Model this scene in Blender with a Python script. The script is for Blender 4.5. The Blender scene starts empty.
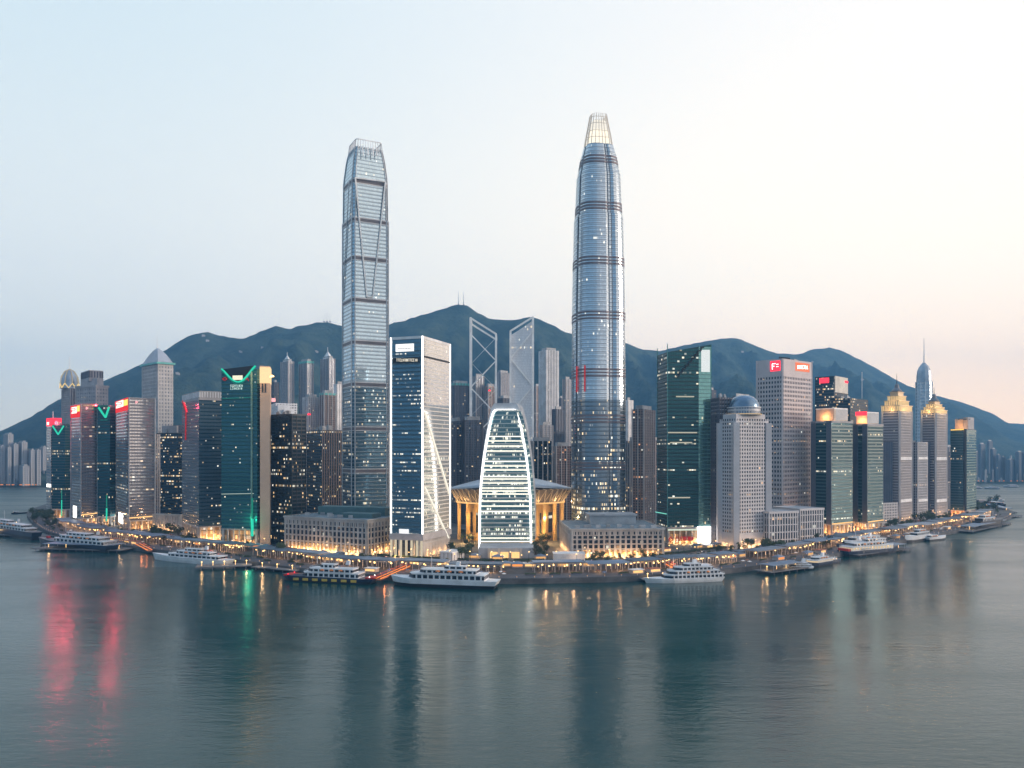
import bpy, bmesh, math, random
from mathutils import Vector, Matrix
random.seed(7)
R = math.radians
SC = bpy.context.scene
COL = SC.collection
F = 800.0; HOR = 450.0; CX = 512.0; CAMZ = 104.0; GZ = 4.0

# ------------------------------------------------------------------ camera
cam = bpy.data.objects.new('camera', bpy.data.cameras.new('camera')); COL.objects.link(cam)
cam.location = (0, 0, CAMZ); cam.rotation_euler = (R(90), 0, 0)
cam.data.sensor_width = 36; cam.data.lens = 36 * F / 1024; cam.data.shift_y = (HOR - 384) / 1024
cam.data.clip_start = 1; cam.data.clip_end = 60000
SC.camera = cam

# ------------------------------------------------------------------ world
W = bpy.data.worlds.new("World"); SC.world = W; W.use_nodes = True
nt = W.node_tree; nt.nodes.clear()
def wn(t, **k):
    n = nt.nodes.new(t)
    for a, b in k.items(): setattr(n, a, b)
    return n
def link(a, b, tree=None): (tree or nt).links.new(a, b)
tc = wn('ShaderNodeTexCoord'); sep = wn('ShaderNodeSeparateXYZ'); link(tc.outputs['Generated'], sep.inputs[0])
def mr(src, a, b, c=0.0, d=1.0, smooth=True):
    n = wn('ShaderNodeMapRange'); n.interpolation_type = 'SMOOTHSTEP' if smooth else 'LINEAR'
    link(src, n.inputs[0]); n.inputs[1].default_value = a; n.inputs[2].default_value = b
    n.inputs[3].default_value = c; n.inputs[4].default_value = d
    return n.outputs[0]
def mixc(f, a, b):
    n = wn('ShaderNodeMix', data_type='RGBA'); link(f, n.inputs[0])
    for s, v in ((6, a), (7, b)):
        if isinstance(v, tuple): n.inputs[s].default_value = (*v, 1)
        else: link(v, n.inputs[s])
    return n.outputs[2]
fx = mr(sep.outputs[0], -0.62, 0.55)                       # from the dim west to the bright side of the sky
hi = mixc(fx, (0.42, 0.52, 0.57), (0.70, 0.67, 0.64))       # high sky
lo = mixc(fx, (0.74, 0.71, 0.60), (1.50, 1.00, 0.60))      # near the horizon
mid = mixc(fx, (0.60, 0.62, 0.60), (0.96, 0.83, 0.67))
c1 = mixc(mr(sep.outputs[2], 0.0, 0.22), lo, mid)
c2 = mixc(mr(sep.outputs[2], 0.15, 0.55), c1, hi)
zen = mixc(mr(sep.outputs[2], 0.5, 1.0), c2, (0.30, 0.42, 0.58))
back = mixc(mr(sep.outputs[0], 0.15, 0.72), (0.22, 0.31, 0.39), (1.05, 0.90, 0.76))     # sky behind the camera is the dusk side
allc = mixc(mr(sep.outputs[1], -0.75, 0.45), back, zen)
sky = wn('ShaderNodeTexSky'); sky.sky_type = 'NISHITA'; sky.sun_disc = False
SUN_AZ, SUN_EL = 97.0, 9.0
sky.sun_elevation = R(SUN_EL); sky.sun_rotation = R(SUN_AZ)
bg1 = wn('ShaderNodeBackground'); link(allc, bg1.inputs[0]); bg1.inputs[1].default_value = 1.70
bg2 = wn('ShaderNodeBackground'); link(sky.outputs[0], bg2.inputs[0]); bg2.inputs[1].default_value = 0.006
ad = wn('ShaderNodeAddShader'); link(bg1.outputs[0], ad.inputs[0]); link(bg2.outputs[0], ad.inputs[1])
out = wn('ShaderNodeOutputWorld'); link(ad.outputs[0], out.inputs[0])

sl = bpy.data.lights.new('sun', 'SUN'); sl.energy = 4.0; sl.angle = R(14); sl.color = (1.0, 0.80, 0.64)
so = bpy.data.objects.new('sun', sl); COL.objects.link(so)
sd = Vector((math.sin(R(SUN_AZ)) * math.cos(R(SUN_EL)), math.cos(R(SUN_AZ)) * math.cos(R(SUN_EL)), math.sin(R(SUN_EL))))
so.rotation_euler = sd.to_track_quat('Z', 'Y').to_euler(); so.location = (3000, 0, 900)

SC.view_settings.view_transform = 'Standard'; SC.view_settings.look = 'None'
SC.view_settings.exposure = 0; SC.view_settings.gamma = 1
SC.render.engine = 'CYCLES'
cy = SC.cycles
cy.max_bounces = 6; cy.diffuse_bounces = 2; cy.glossy_bounces = 4; cy.transmission_bounces = 3; cy.volume_bounces = 0
cy.caustics_reflective = False; cy.caustics_refractive = False
cy.sample_clamp_indirect = 4; cy.use_denoising = True; cy.use_adaptive_sampling = True; cy.adaptive_threshold = 0.015

# ------------------------------------------------------------------ placing
def P(x, y, z=GZ):
    """ground point that shows at pixel x, y"""
    D = F * (CAMZ - z) / (y - HOR)
    return Vector(((x - CX) * D / F, D, z))
def PD(x, D, z=GZ): return Vector(((x - CX) * D / F, D, z))
def ZT(y, D): return CAMZ - (y - HOR) * D / F
def foot(x0, xc, x1, yb=None, phi=45, D=None, dl=None, dr=None):
    """footprint [left, corner, right, back]; phi = heading of the right hand face"""
    if D is None: D = F * (CAMZ - GZ) / (yb - HOR)
    c = Vector(((xc - CX) * D / F, D)); a = R(phi)
    rd = Vector((math.cos(a), math.sin(a))); ld = Vector((-math.sin(a), math.cos(a)))
    def t(d, x):
        k = (x - CX) / F
        return (k * c.y - c.x) / (d.x - k * d.y)
    tl = dl if dl else abs(t(ld, x0)); tr = dr if dr else abs(t(rd, x1))
    tl = min(tl, 130); tr = min(tr, 130)
    return [c + ld * tl, c.copy(), c + rd * tr, c + ld * tl + rd * tr]
def offs(poly, d):
    n = len(poly); out = []
    for i in range(n):
        p0, p1, p2 = poly[i - 1], poly[i], poly[(i + 1) % n]
        e1 = (p1 - p0).normalized(); e2 = (p2 - p1).normalized()
        n1 = Vector((e1.y, -e1.x)); n2 = Vector((e2.y, -e2.x))
        m = n1 + n2; k = d * 2 / max(0.3, m.dot(m)) 
        out.append(p1 + m * k)
    return out
def onface(a, b, px, py, out_=0.3):
    """where the line of sight through px, py meets the upright face a-b, moved out by out_"""
    e = (b - a).normalized(); n = Vector((e.y, -e.x)); k = (px - CX) / F
    # a + e t ; x = k y
    t = (k * a.y - a.x) / (e.x - k * e.y)
    p = a + e * t
    z = CAMZ - (py - HOR) * p.y / F
    q = p + n * out_
    return Vector((q.x, q.y, z))

# ------------------------------------------------------------------ mesh builder
ORG = {}
class MB:
    def __init__(s): s.v = []; s.f = []; s.m = []; s.uv = {}; s.smooth = set()
    def face(s, idx, mat=0, uv=None, smooth=False):
        s.f.append(tuple(idx)); s.m.append(mat)
        if uv: s.uv[len(s.f) - 1] = uv
        if smooth: s.smooth.add(len(s.f) - 1)
    def add(s, pts):
        b = len(s.v); s.v += [Vector(p) for p in pts]; return b
    def prism(s, poly, z0, z1, mat=0, tm=None, cap=True, bot=False):
        n = len(poly); zt = z1 if isinstance(z1, (list, tuple)) else [z1] * n
        b = s.add([(p[0], p[1], z0) for p in poly] + [(p[0], p[1], zt[i]) for i, p in enumerate(poly)])
        for i in range(n):
            j = (i + 1) % n; s.face((b + i, b + j, b + n + j, b + n + i), mat)
        if cap: s.face([b + n + i for i in range(n)], mat if tm is None else tm)
        if bot: s.face([b + i for i in reversed(range(n))], mat)
        return s
    def bands(s, poly, z0, z1, step, h, out_=0.25, mat=0):
        q = offs(poly, out_); z = z0
        while z < z1 - h:
            s.prism(q, z, z + h, mat, bot=True); z += step
        return s
    def piers(s, poly, z0, z1, sp, w, out_=0.35, sides=None, mat=0, ends=True):
        n = len(poly)
        for i in (sides if sides is not None else range(n)):
            a, b = poly[i], poly[(i + 1) % n]; L = (b - a).length; e = (b - a) / L; nn = Vector((e.y, -e.x))
            k = max(1, round(L / sp))
            for j in range(0 if ends else 1, k + 1 if ends else k):
                t = min(max(L * j / k, w / 2), L - w / 2); c = a + e * t
                pts = [c - e * w / 2 - nn * .05, c - e * w / 2 + nn * out_, c + e * w / 2 + nn * out_, c + e * w / 2 - nn * .05]
                s.prism(pts, z0, z1, mat)
        return s
    def box(s, c, size, rz=0, mat=0, tilt=None):
        x, y, z = [q / 2 for q in size]; M = Matrix.Rotation(rz, 3, 'Z')
        pts = [Vector(c) + M @ Vector(p) for p in ((-x, -y, -z), (x, -y, -z), (x, y, -z), (-x, y, -z), (-x, -y, z), (x, -y, z), (x, y, z), (-x, y, z))]
        b = s.add(pts)
        for f in ((0, 1, 5, 4), (1, 2, 6, 5), (2, 3, 7, 6), (3, 0, 4, 7), (4, 5, 6, 7), (3, 2, 1, 0)): s.face([b + i for i in f], mat)
        return s
    def bar(s, p, q, r, n=4, mat=0, r2=None):
        p = Vector(p); q = Vector(q); d = (q - p).normalized()
        u = d.cross(Vector((0, 0, 1)))
        if u.length < 1e-3: u = Vector((1, 0, 0))
        u.normalize(); w = u.cross(d); r2 = r if r2 is None else r2
        off = math.pi / 4 if n == 4 else 0
        b = s.add([p + (u * math.cos(off + 2 * math.pi * i / n) + w * math.sin(off + 2 * math.pi * i / n)) * r for i in range(n)] +
                  [q + (u * math.cos(off + 2 * math.pi * i / n) + w * math.sin(off + 2 * math.pi * i / n)) * r2 for i in range(n)])
        for i in range(n):
            j = (i + 1) % n; s.face((b + j, b + i, b + n + i, b + n + j), mat, smooth=n > 6)
        s.face([b + i for i in range(n)], mat); s.face([b + n + i for i in reversed(range(n))], mat)
        return s
    def path(s, pts, r, n=4, mat=0):
        for a, b in zip(pts, pts[1:]): s.bar(a, b, r, n, mat)
        return s
    def loft(s, rings, mat=0, closed=True, cap=True, smooth=False, uvs=True):
        """rings of equal length, from bottom to top"""
        n = len(rings[0]); bs = [s.add(r) for r in rings]
        ref = rings[0]; cum = [0]
        for i in range(n): cum.append(cum[-1] + (Vector(ref[(i + 1) % n]) - Vector(ref[i])).length)
        for k in range(len(rings) - 1):
            for i in range(n if closed else n - 1):
                j = (i + 1) % n
                z0, z1 = rings[k][i][2], rings[k + 1][i][2]
                s.face((bs[k] + i, bs[k] + j, bs[k + 1] + j, bs[k + 1] + i), mat,
                       [(cum[i], z0), (cum[i + 1], z0), (cum[i + 1], z1), (cum[i], z1)] if uvs else None, smooth)
        if cap and closed: s.face([bs[-1] + i for i in range(n)], mat)
        return s
    def dome(s, c, rx, ry, h, n=20, m=6, mat=0, rz=0, power=1.0):
        rings = []
        for k in range(m):
            a = math.pi / 2 * k / m
            rings.append([(c[0] + (rx * math.cos(t) * math.cos(rz) - ry * math.sin(t) * math.sin(rz)) * math.cos(a) ** power,
                           c[1] + (rx * math.cos(t) * math.sin(rz) + ry * math.sin(t) * math.cos(rz)) * math.cos(a) ** power, c[2] + h * math.sin(a))
                          for t in [2 * math.pi * i / n for i in range(n)]])
        s.loft(rings, mat, cap=False, smooth=True); b = s.add([(c[0], c[1], c[2] + h)]); t = len(s.v) - 1 - n
        for i in range(n): s.face((t + i, t + (i + 1) % n, b), mat, smooth=True)
        return s
    def cone(s, poly, z0, apex, mat=0):
        n = len(poly); b = s.add([(p[0], p[1], z0) for p in poly] + [apex])
        for i in range(n): s.face((b + i, b + (i + 1) % n, b + n), mat)
        return s
    def build(s, name, mats, parent=None, label=None):
        me = bpy.data.meshes.new(name)
        o0 = ORG.get(parent.name, Vector((0, 0, 0))) if parent else Vector((0, 0, 0))
        me.from_pydata([v - o0 for v in s.v], [], s.f)
        if not isinstance(mats, (list, tuple)): mats = [mats]
        for m in mats: me.materials.append(m)
        me.polygons.foreach_set('material_index', [min(i, len(mats) - 1) for i in s.m])
        uvl = me.uv_layers.new(name='UVMap'); data = [0.0] * (2 * len(me.loops))
        for p in me.polygons:
            uv = s.uv.get(p.index)
            if uv is None:
                nn = p.normal
                if abs(nn.z) > 0.8: uv = [(s.v[i].x, s.v[i].y) for i in s.f[p.index]]
                else:
                    t = Vector((-nn.y, nn.x)).normalized()
                    us = [s.v[i].x * t.x + s.v[i].y * t.y for i in s.f[p.index]]; m0 = min(us)
                    uv = [(u - m0, s.v[i].z) for u, i in zip(us, s.f[p.index])]
            for k, li in enumerate(p.loop_indices): data[2 * li], data[2 * li + 1] = uv[k]
            if p.index in s.smooth: p.use_smooth = True
        uvl.data.foreach_set('uv', data)
        ob = bpy.data.objects.new(name, me); COL.objects.link(ob)
        if parent: ob.parent = parent; ORG[ob.name] = o0
        if label: ob['label'] = label
        return ob
LABS = {}
def tag(o, label=None, cat=None, group=None, kind=None):
    if label: o['label'] = label
    if cat: o['category'] = cat
    if group: o['group'] = group
    if kind: o['kind'] = kind
    return o
def empty(name, loc, label, cat, group=None):
    o = bpy.data.objects.new(name, None); COL.objects.link(o); o.location = loc; o.empty_display_size = 1
    ORG[o.name] = Vector(loc); return tag(o, label, cat, group)
def copy_tree(o, parent=None):
    c = o.copy(); COL.objects.link(c)
    if parent: c.parent = parent
    for ch in list(KIDS(o)): copy_tree(ch, c)
    return c
def KIDS(o): return [c for c in o.children]
def lamp(p, e, col=(1, .62, .28), parent=None, r=0.6, name='lamp_light'):
    l = bpy.data.lights.new(name, 'POINT'); l.energy = e; l.color = col; l.shadow_soft_size = r
    o = bpy.data.objects.new(name, l); COL.objects.link(o)
    o0 = ORG.get(parent.name, Vector((0, 0, 0))) if parent else Vector((0, 0, 0))
    o.location = Vector(p) - o0
    if parent: o.parent = parent
    return o

# ------------------------------------------------------------------ materials
MC = {}
class NT:
    def __init__(s, m): s.t = m.node_tree; s.t.nodes.clear()
    def n(s, t, **k):
        n = s.t.nodes.new(t)
        for a, b in k.items(): setattr(n, a, b)
        return n
    def set(s, sock, v):
        if isinstance(v, bpy.types.NodeSocket): s.t.links.new(v, sock)
        elif isinstance(v, tuple) and len(v) == 3 and sock.type == 'RGBA': sock.default_value = (*v, 1)
        else: sock.default_value = v
    def math(s, op, a, b=0.0, c=0.0, clamp=False):
        n = s.n('ShaderNodeMath', operation=op, use_clamp=clamp); s.set(n.inputs[0], a); s.set(n.inputs[1], b); s.set(n.inputs[2], c); return n.outputs[0]
    def mix(s, f, a, b):
        n = s.n('ShaderNodeMix', data_type='RGBA'); s.set(n.inputs[0], f); s.set(n.inputs[6], a); s.set(n.inputs[7], b); return n.outputs[2]
    def noise(s, vec, scale, detail=3, rough=.5):
        n = s.n('ShaderNodeTexNoise'); s.set(n.inputs['Scale'], scale); n.inputs['Detail'].default_value = detail; n.inputs['Roughness'].default_value = rough
        if vec is not None: s.set(n.inputs['Vector'], vec)
        return n.outputs[0]
    def comb(s, a, b, c=0.0):
        n = s.n('ShaderNodeCombineXYZ'); s.set(n.inputs[0], a); s.set(n.inputs[1], b); s.set(n.inputs[2], c); return n.outputs[0]
    def ramp(s, f, a, b, c=0.0, d=1.0):
        n = s.n('ShaderNodeMapRange'); n.interpolation_type = 'SMOOTHSTEP'; s.set(n.inputs[0], f)
        for i, v in zip((1, 2, 3, 4), (a, b, c, d)): s.set(n.inputs[i], v)
        return n.outputs[0]
    def white(s, vec):
        n = s.n('ShaderNodeTexWhiteNoise'); s.set(n.inputs['Vector'], vec); return n
def mat(name):
    m = bpy.data.materials.new(name); m.use_nodes = True; return m
def plain(name, col, rough=.7, metal=0.0, var=0.15, scale=.08, emit=None, es=0, spec=.5):
    if name in MC: return MC[name]
    m = mat(name); t = NT(m); b = t.n('ShaderNodeBsdfPrincipled'); o = t.n('ShaderNodeOutputMaterial')
    tc = t.n('ShaderNodeTexCoord').outputs['Object']
    nz = t.noise(tc, scale, 5, .6); f = t.ramp(nz, .3, .7)
    t.set(b.inputs['Base Color'], t.mix(f, tuple(c * (1 - var) for c in col), tuple(min(1, c * (1 + var)) for c in col)))
    t.set(b.inputs['Roughness'], rough); t.set(b.inputs['Metallic'], metal); t.set(b.inputs['Specular IOR Level'], spec)
    if emit: t.set(b.inputs['Emission Color'], emit); t.set(b.inputs['Emission Strength'], es)
    t.t.links.new(b.outputs[0], o.inputs[0]); m.cycles.emission_sampling = 'NONE' ; MC[name] = m; return m
def glow(name, col, s, sample=False):
    if name in MC: return MC[name]
    m = mat(name); t = NT(m); e = t.n('ShaderNodeEmission'); o = t.n('ShaderNodeOutputMaterial')
    tc = t.n('ShaderNodeTexCoord').outputs['Object']; f = t.noise(tc, 1.5, 2)
    t.set(e.inputs[0], t.mix(f, tuple(c * .75 for c in col), col)); t.set(e.inputs[1], s); t.t.links.new(e.outputs[0], o.inputs[0])
    m.cycles.emission_sampling = 'FRONT' if sample else 'NONE'; MC[name] = m; return m
def facade(name, glass, frame, fh=4.0, bw=3.0, band=.38, mull=.12, lit=.08, litcol=(1, .72, .38), es=1.0, rough=.08, metal=.75,
           grad=None, jit=.02, tint=None, rows=.05, frough=.5, fmetal=.2, warm=.6):
    """glass curtain wall: floors and bays laid out in metres on the wall, a random share of panes lit"""
    if name in MC: return MC[name]
    if bw == 3: bw = 1.6
    m = mat(name); t = NT(m); b = t.n('ShaderNodeBsdfPrincipled'); o = t.n('ShaderNodeOutputMaterial')
    uv = t.n('ShaderNodeUVMap').outputs[0]; sp = t.n('ShaderNodeSeparateXYZ'); t.set(sp.inputs[0], uv)
    oi = t.n('ShaderNodeObjectInfo').outputs['Random']; oid = t.math('MULTIPLY', oi, 97.0)
    u = t.math('DIVIDE', sp.outputs[0], bw); v = t.math('DIVIDE', sp.outputs[1], fh)
    fu = t.math('FLOOR', u); fv = t.math('FLOOR', v); ru = t.math('FRACT', u); rv = t.math('FRACT', v)
    span = t.math('LESS_THAN', rv, band); mu = t.math('LESS_THAN', ru, mull); fr = t.math('MAXIMUM', span, mu)
    wn_ = t.white(t.comb(fu, fv, oid)); cell = wn_.outputs[0]
    row = t.white(t.comb(3.3, fv, oid)).outputs[0]
    blk = t.noise(t.comb(t.math('MULTIPLY', fu, .10), t.math('MULTIPLY', fv, .45), oid), 1.0, 3)
    blk = t.ramp(blk, .48, .70, .02, 3.4)
    rr = t.math('MULTIPLY', t.math('GREATER_THAN', row, 1 - rows), .55)
    p = t.math('ADD', t.math('MULTIPLY', blk, lit), rr)
    if grad:   # (z of full share, z of the low share, low factor)
        p = t.math('MULTIPLY', p, t.ramp(sp.outputs[1], grad[0], grad[1], 1.0, grad[2]))
    on = t.math('MULTIPLY', t.math('LESS_THAN', cell, p), t.math('SUBTRACT', 1.0, fr))
    on = t.math('MULTIPLY', on, t.math('LESS_THAN', rv, .86)); w5 = t.white(t.comb(fv, fu, 5.0)).outputs[0]; inner = t.math('MULTIPLY', on, t.math('ADD', .12, t.math('MULTIPLY', t.math('MULTIPLY', w5, w5), 1.3)))
    # panes differ a little in tilt and tint
    wv = t.n('ShaderNodeVectorMath', operation='SUBTRACT'); t.set(wv.inputs[0], wn_.outputs['Color']); wv.inputs[1].default_value = (.5, .5, .5)
    ws = t.n('ShaderNodeVectorMath', operation='SCALE'); t.set(ws.inputs[0], wv.outputs[0]); ws.inputs['Scale'].default_value = jit
    ge = t.n('ShaderNodeNewGeometry'); wa = t.n('ShaderNodeVectorMath', operation='ADD'); t.set(wa.inputs[0], ge.outputs['Normal']); t.set(wa.inputs[1], ws.outputs[0])
    wz = t.n('ShaderNodeVectorMath', operation='NORMALIZE'); t.set(wz.inputs[0], wa.outputs[0])
    g2 = t.mix(cell, tuple(c * .93 for c in glass), tuple(min(1, c * 1.07) for c in glass))
    dirt = t.noise(t.comb(t.math('MULTIPLY', sp.outputs[0], .3), t.math('MULTIPLY', sp.outputs[1], .04)), 1.0, 4)
    f2 = t.mix(dirt, tuple(c * .8 for c in frame), tuple(min(1, c * 1.2) for c in frame))
    t.set(b.inputs['Base Color'], t.mix(fr, g2, f2))
    t.set(b.inputs['Metallic'], t.math('ADD', t.math('MULTIPLY', fr, fmetal - metal), metal))
    t.set(b.inputs['Roughness'], t.math('ADD', t.math('MULTIPLY', fr, frough - rough), rough))
    t.set(b.inputs['Normal'], wz.outputs[0])
    ww = t.white(t.comb(fu, t.math('ADD', fv, 31.0), oid)).outputs[0]
    lc = t.mix(t.math('GREATER_THAN', ww, warm), litcol, (.95, .92, .78))
    t.set(b.inputs['Emission Color'], lc); t.set(b.inputs['Emission Strength'], t.math('MULTIPLY', inner, es))
    t.t.links.new(b.outputs[0], o.inputs[0]); m.cycles.emission_sampling = 'NONE'; MC[name] = m; return m

ROOF = plain('roof_felt', (.16, .18, .20), .85, var=.3)
ROOFL = plain('roof_pale', (.30, .33, .37), .8, var=.25)
PLANT = plain('plant_grey', (.34, .35, .37), .6, var=.3)
CONC = plain('concrete', (.42, .40, .41), .8)
CONCD = plain('concrete_dark', (.12, .12, .145), .8)
WHITE = plain('white_paint', (.74, .74, .76), .5)
STONE = plain('pale_stone', (.44, .41, .39), .8, var=.2)
BEIGE = plain('beige_panel', (.50, .40, .32), .6)
STEEL = plain('white_steel', (.72, .74, .78), .4)
DARK = plain('dark_metal', (.03, .035, .04), .5, metal=.3)
NAVY = plain('navy_paint', (.015, .03, .07), .4)
REDP = plain('red_paint', (.5, .02, .02), .5)
GOLD = plain('gold_panel', (.62, .40, .18), .45, metal=.3)
WARM = glow('warm_lamp', (1, .60, .22), 5)
WARM2 = glow('warm_window', (1, .58, .22), 1.6)
WARM3 = glow('warm_hall', (1, .52, .18), 1.1)
ORANGE = glow('orange_strip', (1, .32, .08), 1.5)
WLIT = glow('white_neon', (1, .97, .90), 4)
WSIGN = glow('white_screen', (1, 1, 1), 14, True)
RED = glow('red_neon', (1, .025, .045), 3, True)
REDD = glow('red_soft', (.9, .05, .05), .55)
GRN = glow('green_neon', (.03, .70, .45), 1.2, True)
GRNS = glow('green_soft', (.04, .55, .38), .45)
YEL = glow('yellow_neon', (1, .6, .12), 2.0)
PINK = glow('pink_glass', (1, .45, .45), 1.6)
BLK = plain('black_mark', (.01, .01, .012), .6)

# ------------------------------------------------------------------ water
m = mat('harbour_water'); t = NT(m); b = t.n('ShaderNodeBsdfPrincipled'); o = t.n('ShaderNodeOutputMaterial')
tcg = t.n('ShaderNodeNewGeometry').outputs['Position']
mp = t.n('ShaderNodeMapping'); t.set(mp.inputs[0], tcg); mp.inputs['Scale'].default_value = (.010, .030, 1)
n1 = t.noise(mp.outputs[0], 1.0, 5, .6)
mp2 = t.n('ShaderNodeMapping'); t.set(mp2.inputs[0], tcg); mp2.inputs['Scale'].default_value = (.12, .30, 1); mp2.inputs['Rotation'].default_value = (0, 0, .2)
n2 = t.noise(mp2.outputs[0], 1.0, 4, .6)
t.set(b.inputs['Base Color'], t.mix(n1, (.002, .034, .036), (.007, .054, .054)))
dv = t.n('ShaderNodeVectorMath', operation='LENGTH'); t.set(dv.inputs[0], tcg)
mp3 = t.n('ShaderNodeMapping'); t.set(mp3.inputs[0], tcg); mp3.inputs['Scale'].default_value = (.0016, .012, 1); mp3.inputs['Rotation'].default_value = (0, 0, -.12)
wind = t.ramp(t.noise(mp3.outputs[0], 1.0, 4, .55), .42, .62)
t.set(b.inputs['Roughness'], t.math('ADD', t.math('ADD', t.ramp(n1, .35, .7, .12, .18), t.math('MULTIPLY', wind, .07)), t.ramp(dv.outputs['Value'], 800, 1400, 0, .20))); t.set(b.inputs['IOR'], 1.333)
bp = t.n('ShaderNodeBump'); bp.inputs['Strength'].default_value = .45; bp.inputs['Distance'].default_value = 1.0
t.set(bp.inputs['Height'], t.math('ADD', t.math('MULTIPLY', n2, .45), t.math('MULTIPLY', n1, 1.2))); t.set(b.inputs['Normal'], bp.outputs[0])
t.t.links.new(b.outputs[0], o.inputs[0]); WATER = m
mb = MB(); mb.prism([Vector((-8600, -1500)), Vector((8600, -1500)), Vector((8600, 8600)), Vector((-8600, 8600))], -.5, 0, cap=True)
tag(mb.build('harbour_water', WATER), kind='structure')

# ------------------------------------------------------------------ land
EDGE = [(60, 500), (46, 506), (30, 512), (27, 517), (32, 524), (44, 533), (70, 541), (110, 547), (152, 553), (200, 559), (250, 566), (300, 573),
        (350, 578), (400, 581), (450, 583), (512, 584), (575, 583), (630, 581.5), (690, 577), (740, 572.5), (790, 566), (840, 557), (885, 547),
        (930, 538.5), (970, 530.5), (1000, 523), (1013, 516.5), (1003, 509), (985, 504), (972, 499)]
epts = [P(x, y, 0).xy for x, y in EDGE]
def catmull(pts, k=6):
    out = []
    for i in range(len(pts) - 1):
        p0 = pts[max(i - 1, 0)]; p1 = pts[i]; p2 = pts[i + 1]; p3 = pts[min(i + 2, len(pts) - 1)]
        for j in range(k):
            u = j / k
            out.append(.5 * ((2 * p1) + (p2 - p0) * u + (2 * p0 - 5 * p1 + 4 * p2 - p3) * u * u + (-p0 + 3 * p1 - 3 * p2 + p3) * u ** 3))
    out.append(pts[-1]); return out
shore = catmull(epts, 5)
land = shore + [Vector((1030, 1900)), Vector((1230, 2560)), Vector((-1050, 2300)), Vector((-980, 1900))]
m = mat('city_ground'); t = NT(m); b = t.n('ShaderNodeBsdfPrincipled'); o = t.n('ShaderNodeOutputMaterial')
pos = t.n('ShaderNodeNewGeometry').outputs['Position']
t.set(b.inputs['Base Color'], t.mix(t.ramp(t.noise(pos, .03, 5, .7), .35, .65), (.05, .05, .055), (.12, .118, .115))); t.set(b.inputs['Roughness'], .85)
t.t.links.new(b.outputs[0], o.inputs[0]); GROUND = m
mb = MB(); mb.prism(land, -.4, GZ, 0, 1)
tag(mb.build('city_ground', [plain('sea_wall', (.10, .10, .105), .9, var=.35), GROUND]), kind='structure')
# cumulative length along the front of the quay, for everything that follows the water
front = [p for p in shore]; cum = [0.0]
for a, bb in zip(front, front[1:]): cum.append(cum[-1] + (bb - a).length)
def along(s, off):
    """point off metres inland of the water's edge at distance s along it, and the heading"""
    s = max(0.01, min(cum[-1] - .01, s)); i = 0
    while cum[i + 1] < s: i += 1
    def nrm(j):
        a = front[max(j - 2, 0)]; b_ = front[min(j + 2, len(front) - 1)]; e = (b_ - a).normalized(); return Vector((-e.y, e.x))
    u = (s - cum[i]) / (cum[i + 1] - cum[i]); p = front[i].lerp(front[i + 1], u)
    nn = nrm(i).lerp(nrm(i + 1), u).normalized()
    return p + nn * off, math.atan2(-nn.x, nn.y)
def s_at(px):
    """length along the front where the edge shows at pixel column px"""
    best = min(range(len(front)), key=lambda i: abs(front[i].x / front[i].y * F + CX - px) + (1e4 if cum[i] < S0 or cum[i] > S1 else 0))
    return cum[best]
S0 = cum[4 * 5]; S1 = cum[26 * 5]
def strip(o1, o2, z, s0, s1, step=12, thick=None):
    mb = MB(); n = int((s1 - s0) / step); A = []; B_ = []
    for i in range(n + 1):
        s = s0 + (s1 - s0) * i / n; a, _ = along(s, o1); b_, _ = along(s, o2); A.append(a); B_.append(b_)
    if thick:
        rings = [[(a.x, a.y, z - thick), (a.x, a.y, z), (b_.x, b_.y, z), (b_.x, b_.y, z - thick)] for a, b_ in zip(A, B_)]
        mb.loft(rings, uvs=False); mb.face([0, 1, 2, 3]); mb.f = [tuple(reversed(f)) for f in mb.f]
    else:
        k = mb.add([(a.x, a.y, z) for a in A] + [(b_.x, b_.y, z) for b_ in B_])
        for i in range(n): mb.face((k + i, k + i + 1, k + n + 2 + i, k + n + 1 + i))
    return mb
tag(strip(.3, 22, GZ + .25, S0, S1, thick=.3).build('quay_pavement', plain('quay_paving', (.065, .07, .085), .8, var=.25, scale=.15)), kind='structure')
tag(strip(22, 70, GZ + .004, S0, S1).build('promenade_pavement', plain('promenade_paving', (.06, .055, .055), .85, var=.35, scale=.12)), kind='structure')
m = mat('asphalt_road'); t = NT(m); b = t.n('ShaderNodeBsdfPrincipled'); o = t.n('ShaderNodeOutputMaterial')
t.set(b.inputs['Base Color'], t.mix(t.noise(t.n('ShaderNodeNewGeometry').outputs['Position'], .2, 4), (.045, .045, .05), (.075, .073, .075))); t.set(b.inputs['Roughness'], .75)
t.t.links.new(b.outputs[0], o.inputs[0])
tag(strip(76, 96, GZ + .008, S0, S1).build('waterfront_road', m), kind='structure')
mk = MB(); s = S0
while s < S1 - 6:
    a, h = along(s + 2, 86); mk.box((a.x, a.y, GZ + .03), (5, .3, .03), h); s += 12
tag(mk.build('road_markings', plain('road_paint', (.7, .7, .68), .6)), kind='structure')
kb = strip(74.5, 75.3, GZ + .14, S0, S1, thick=.14); tag(kb.build('road_kerb', CONC), kind='structure')

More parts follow.
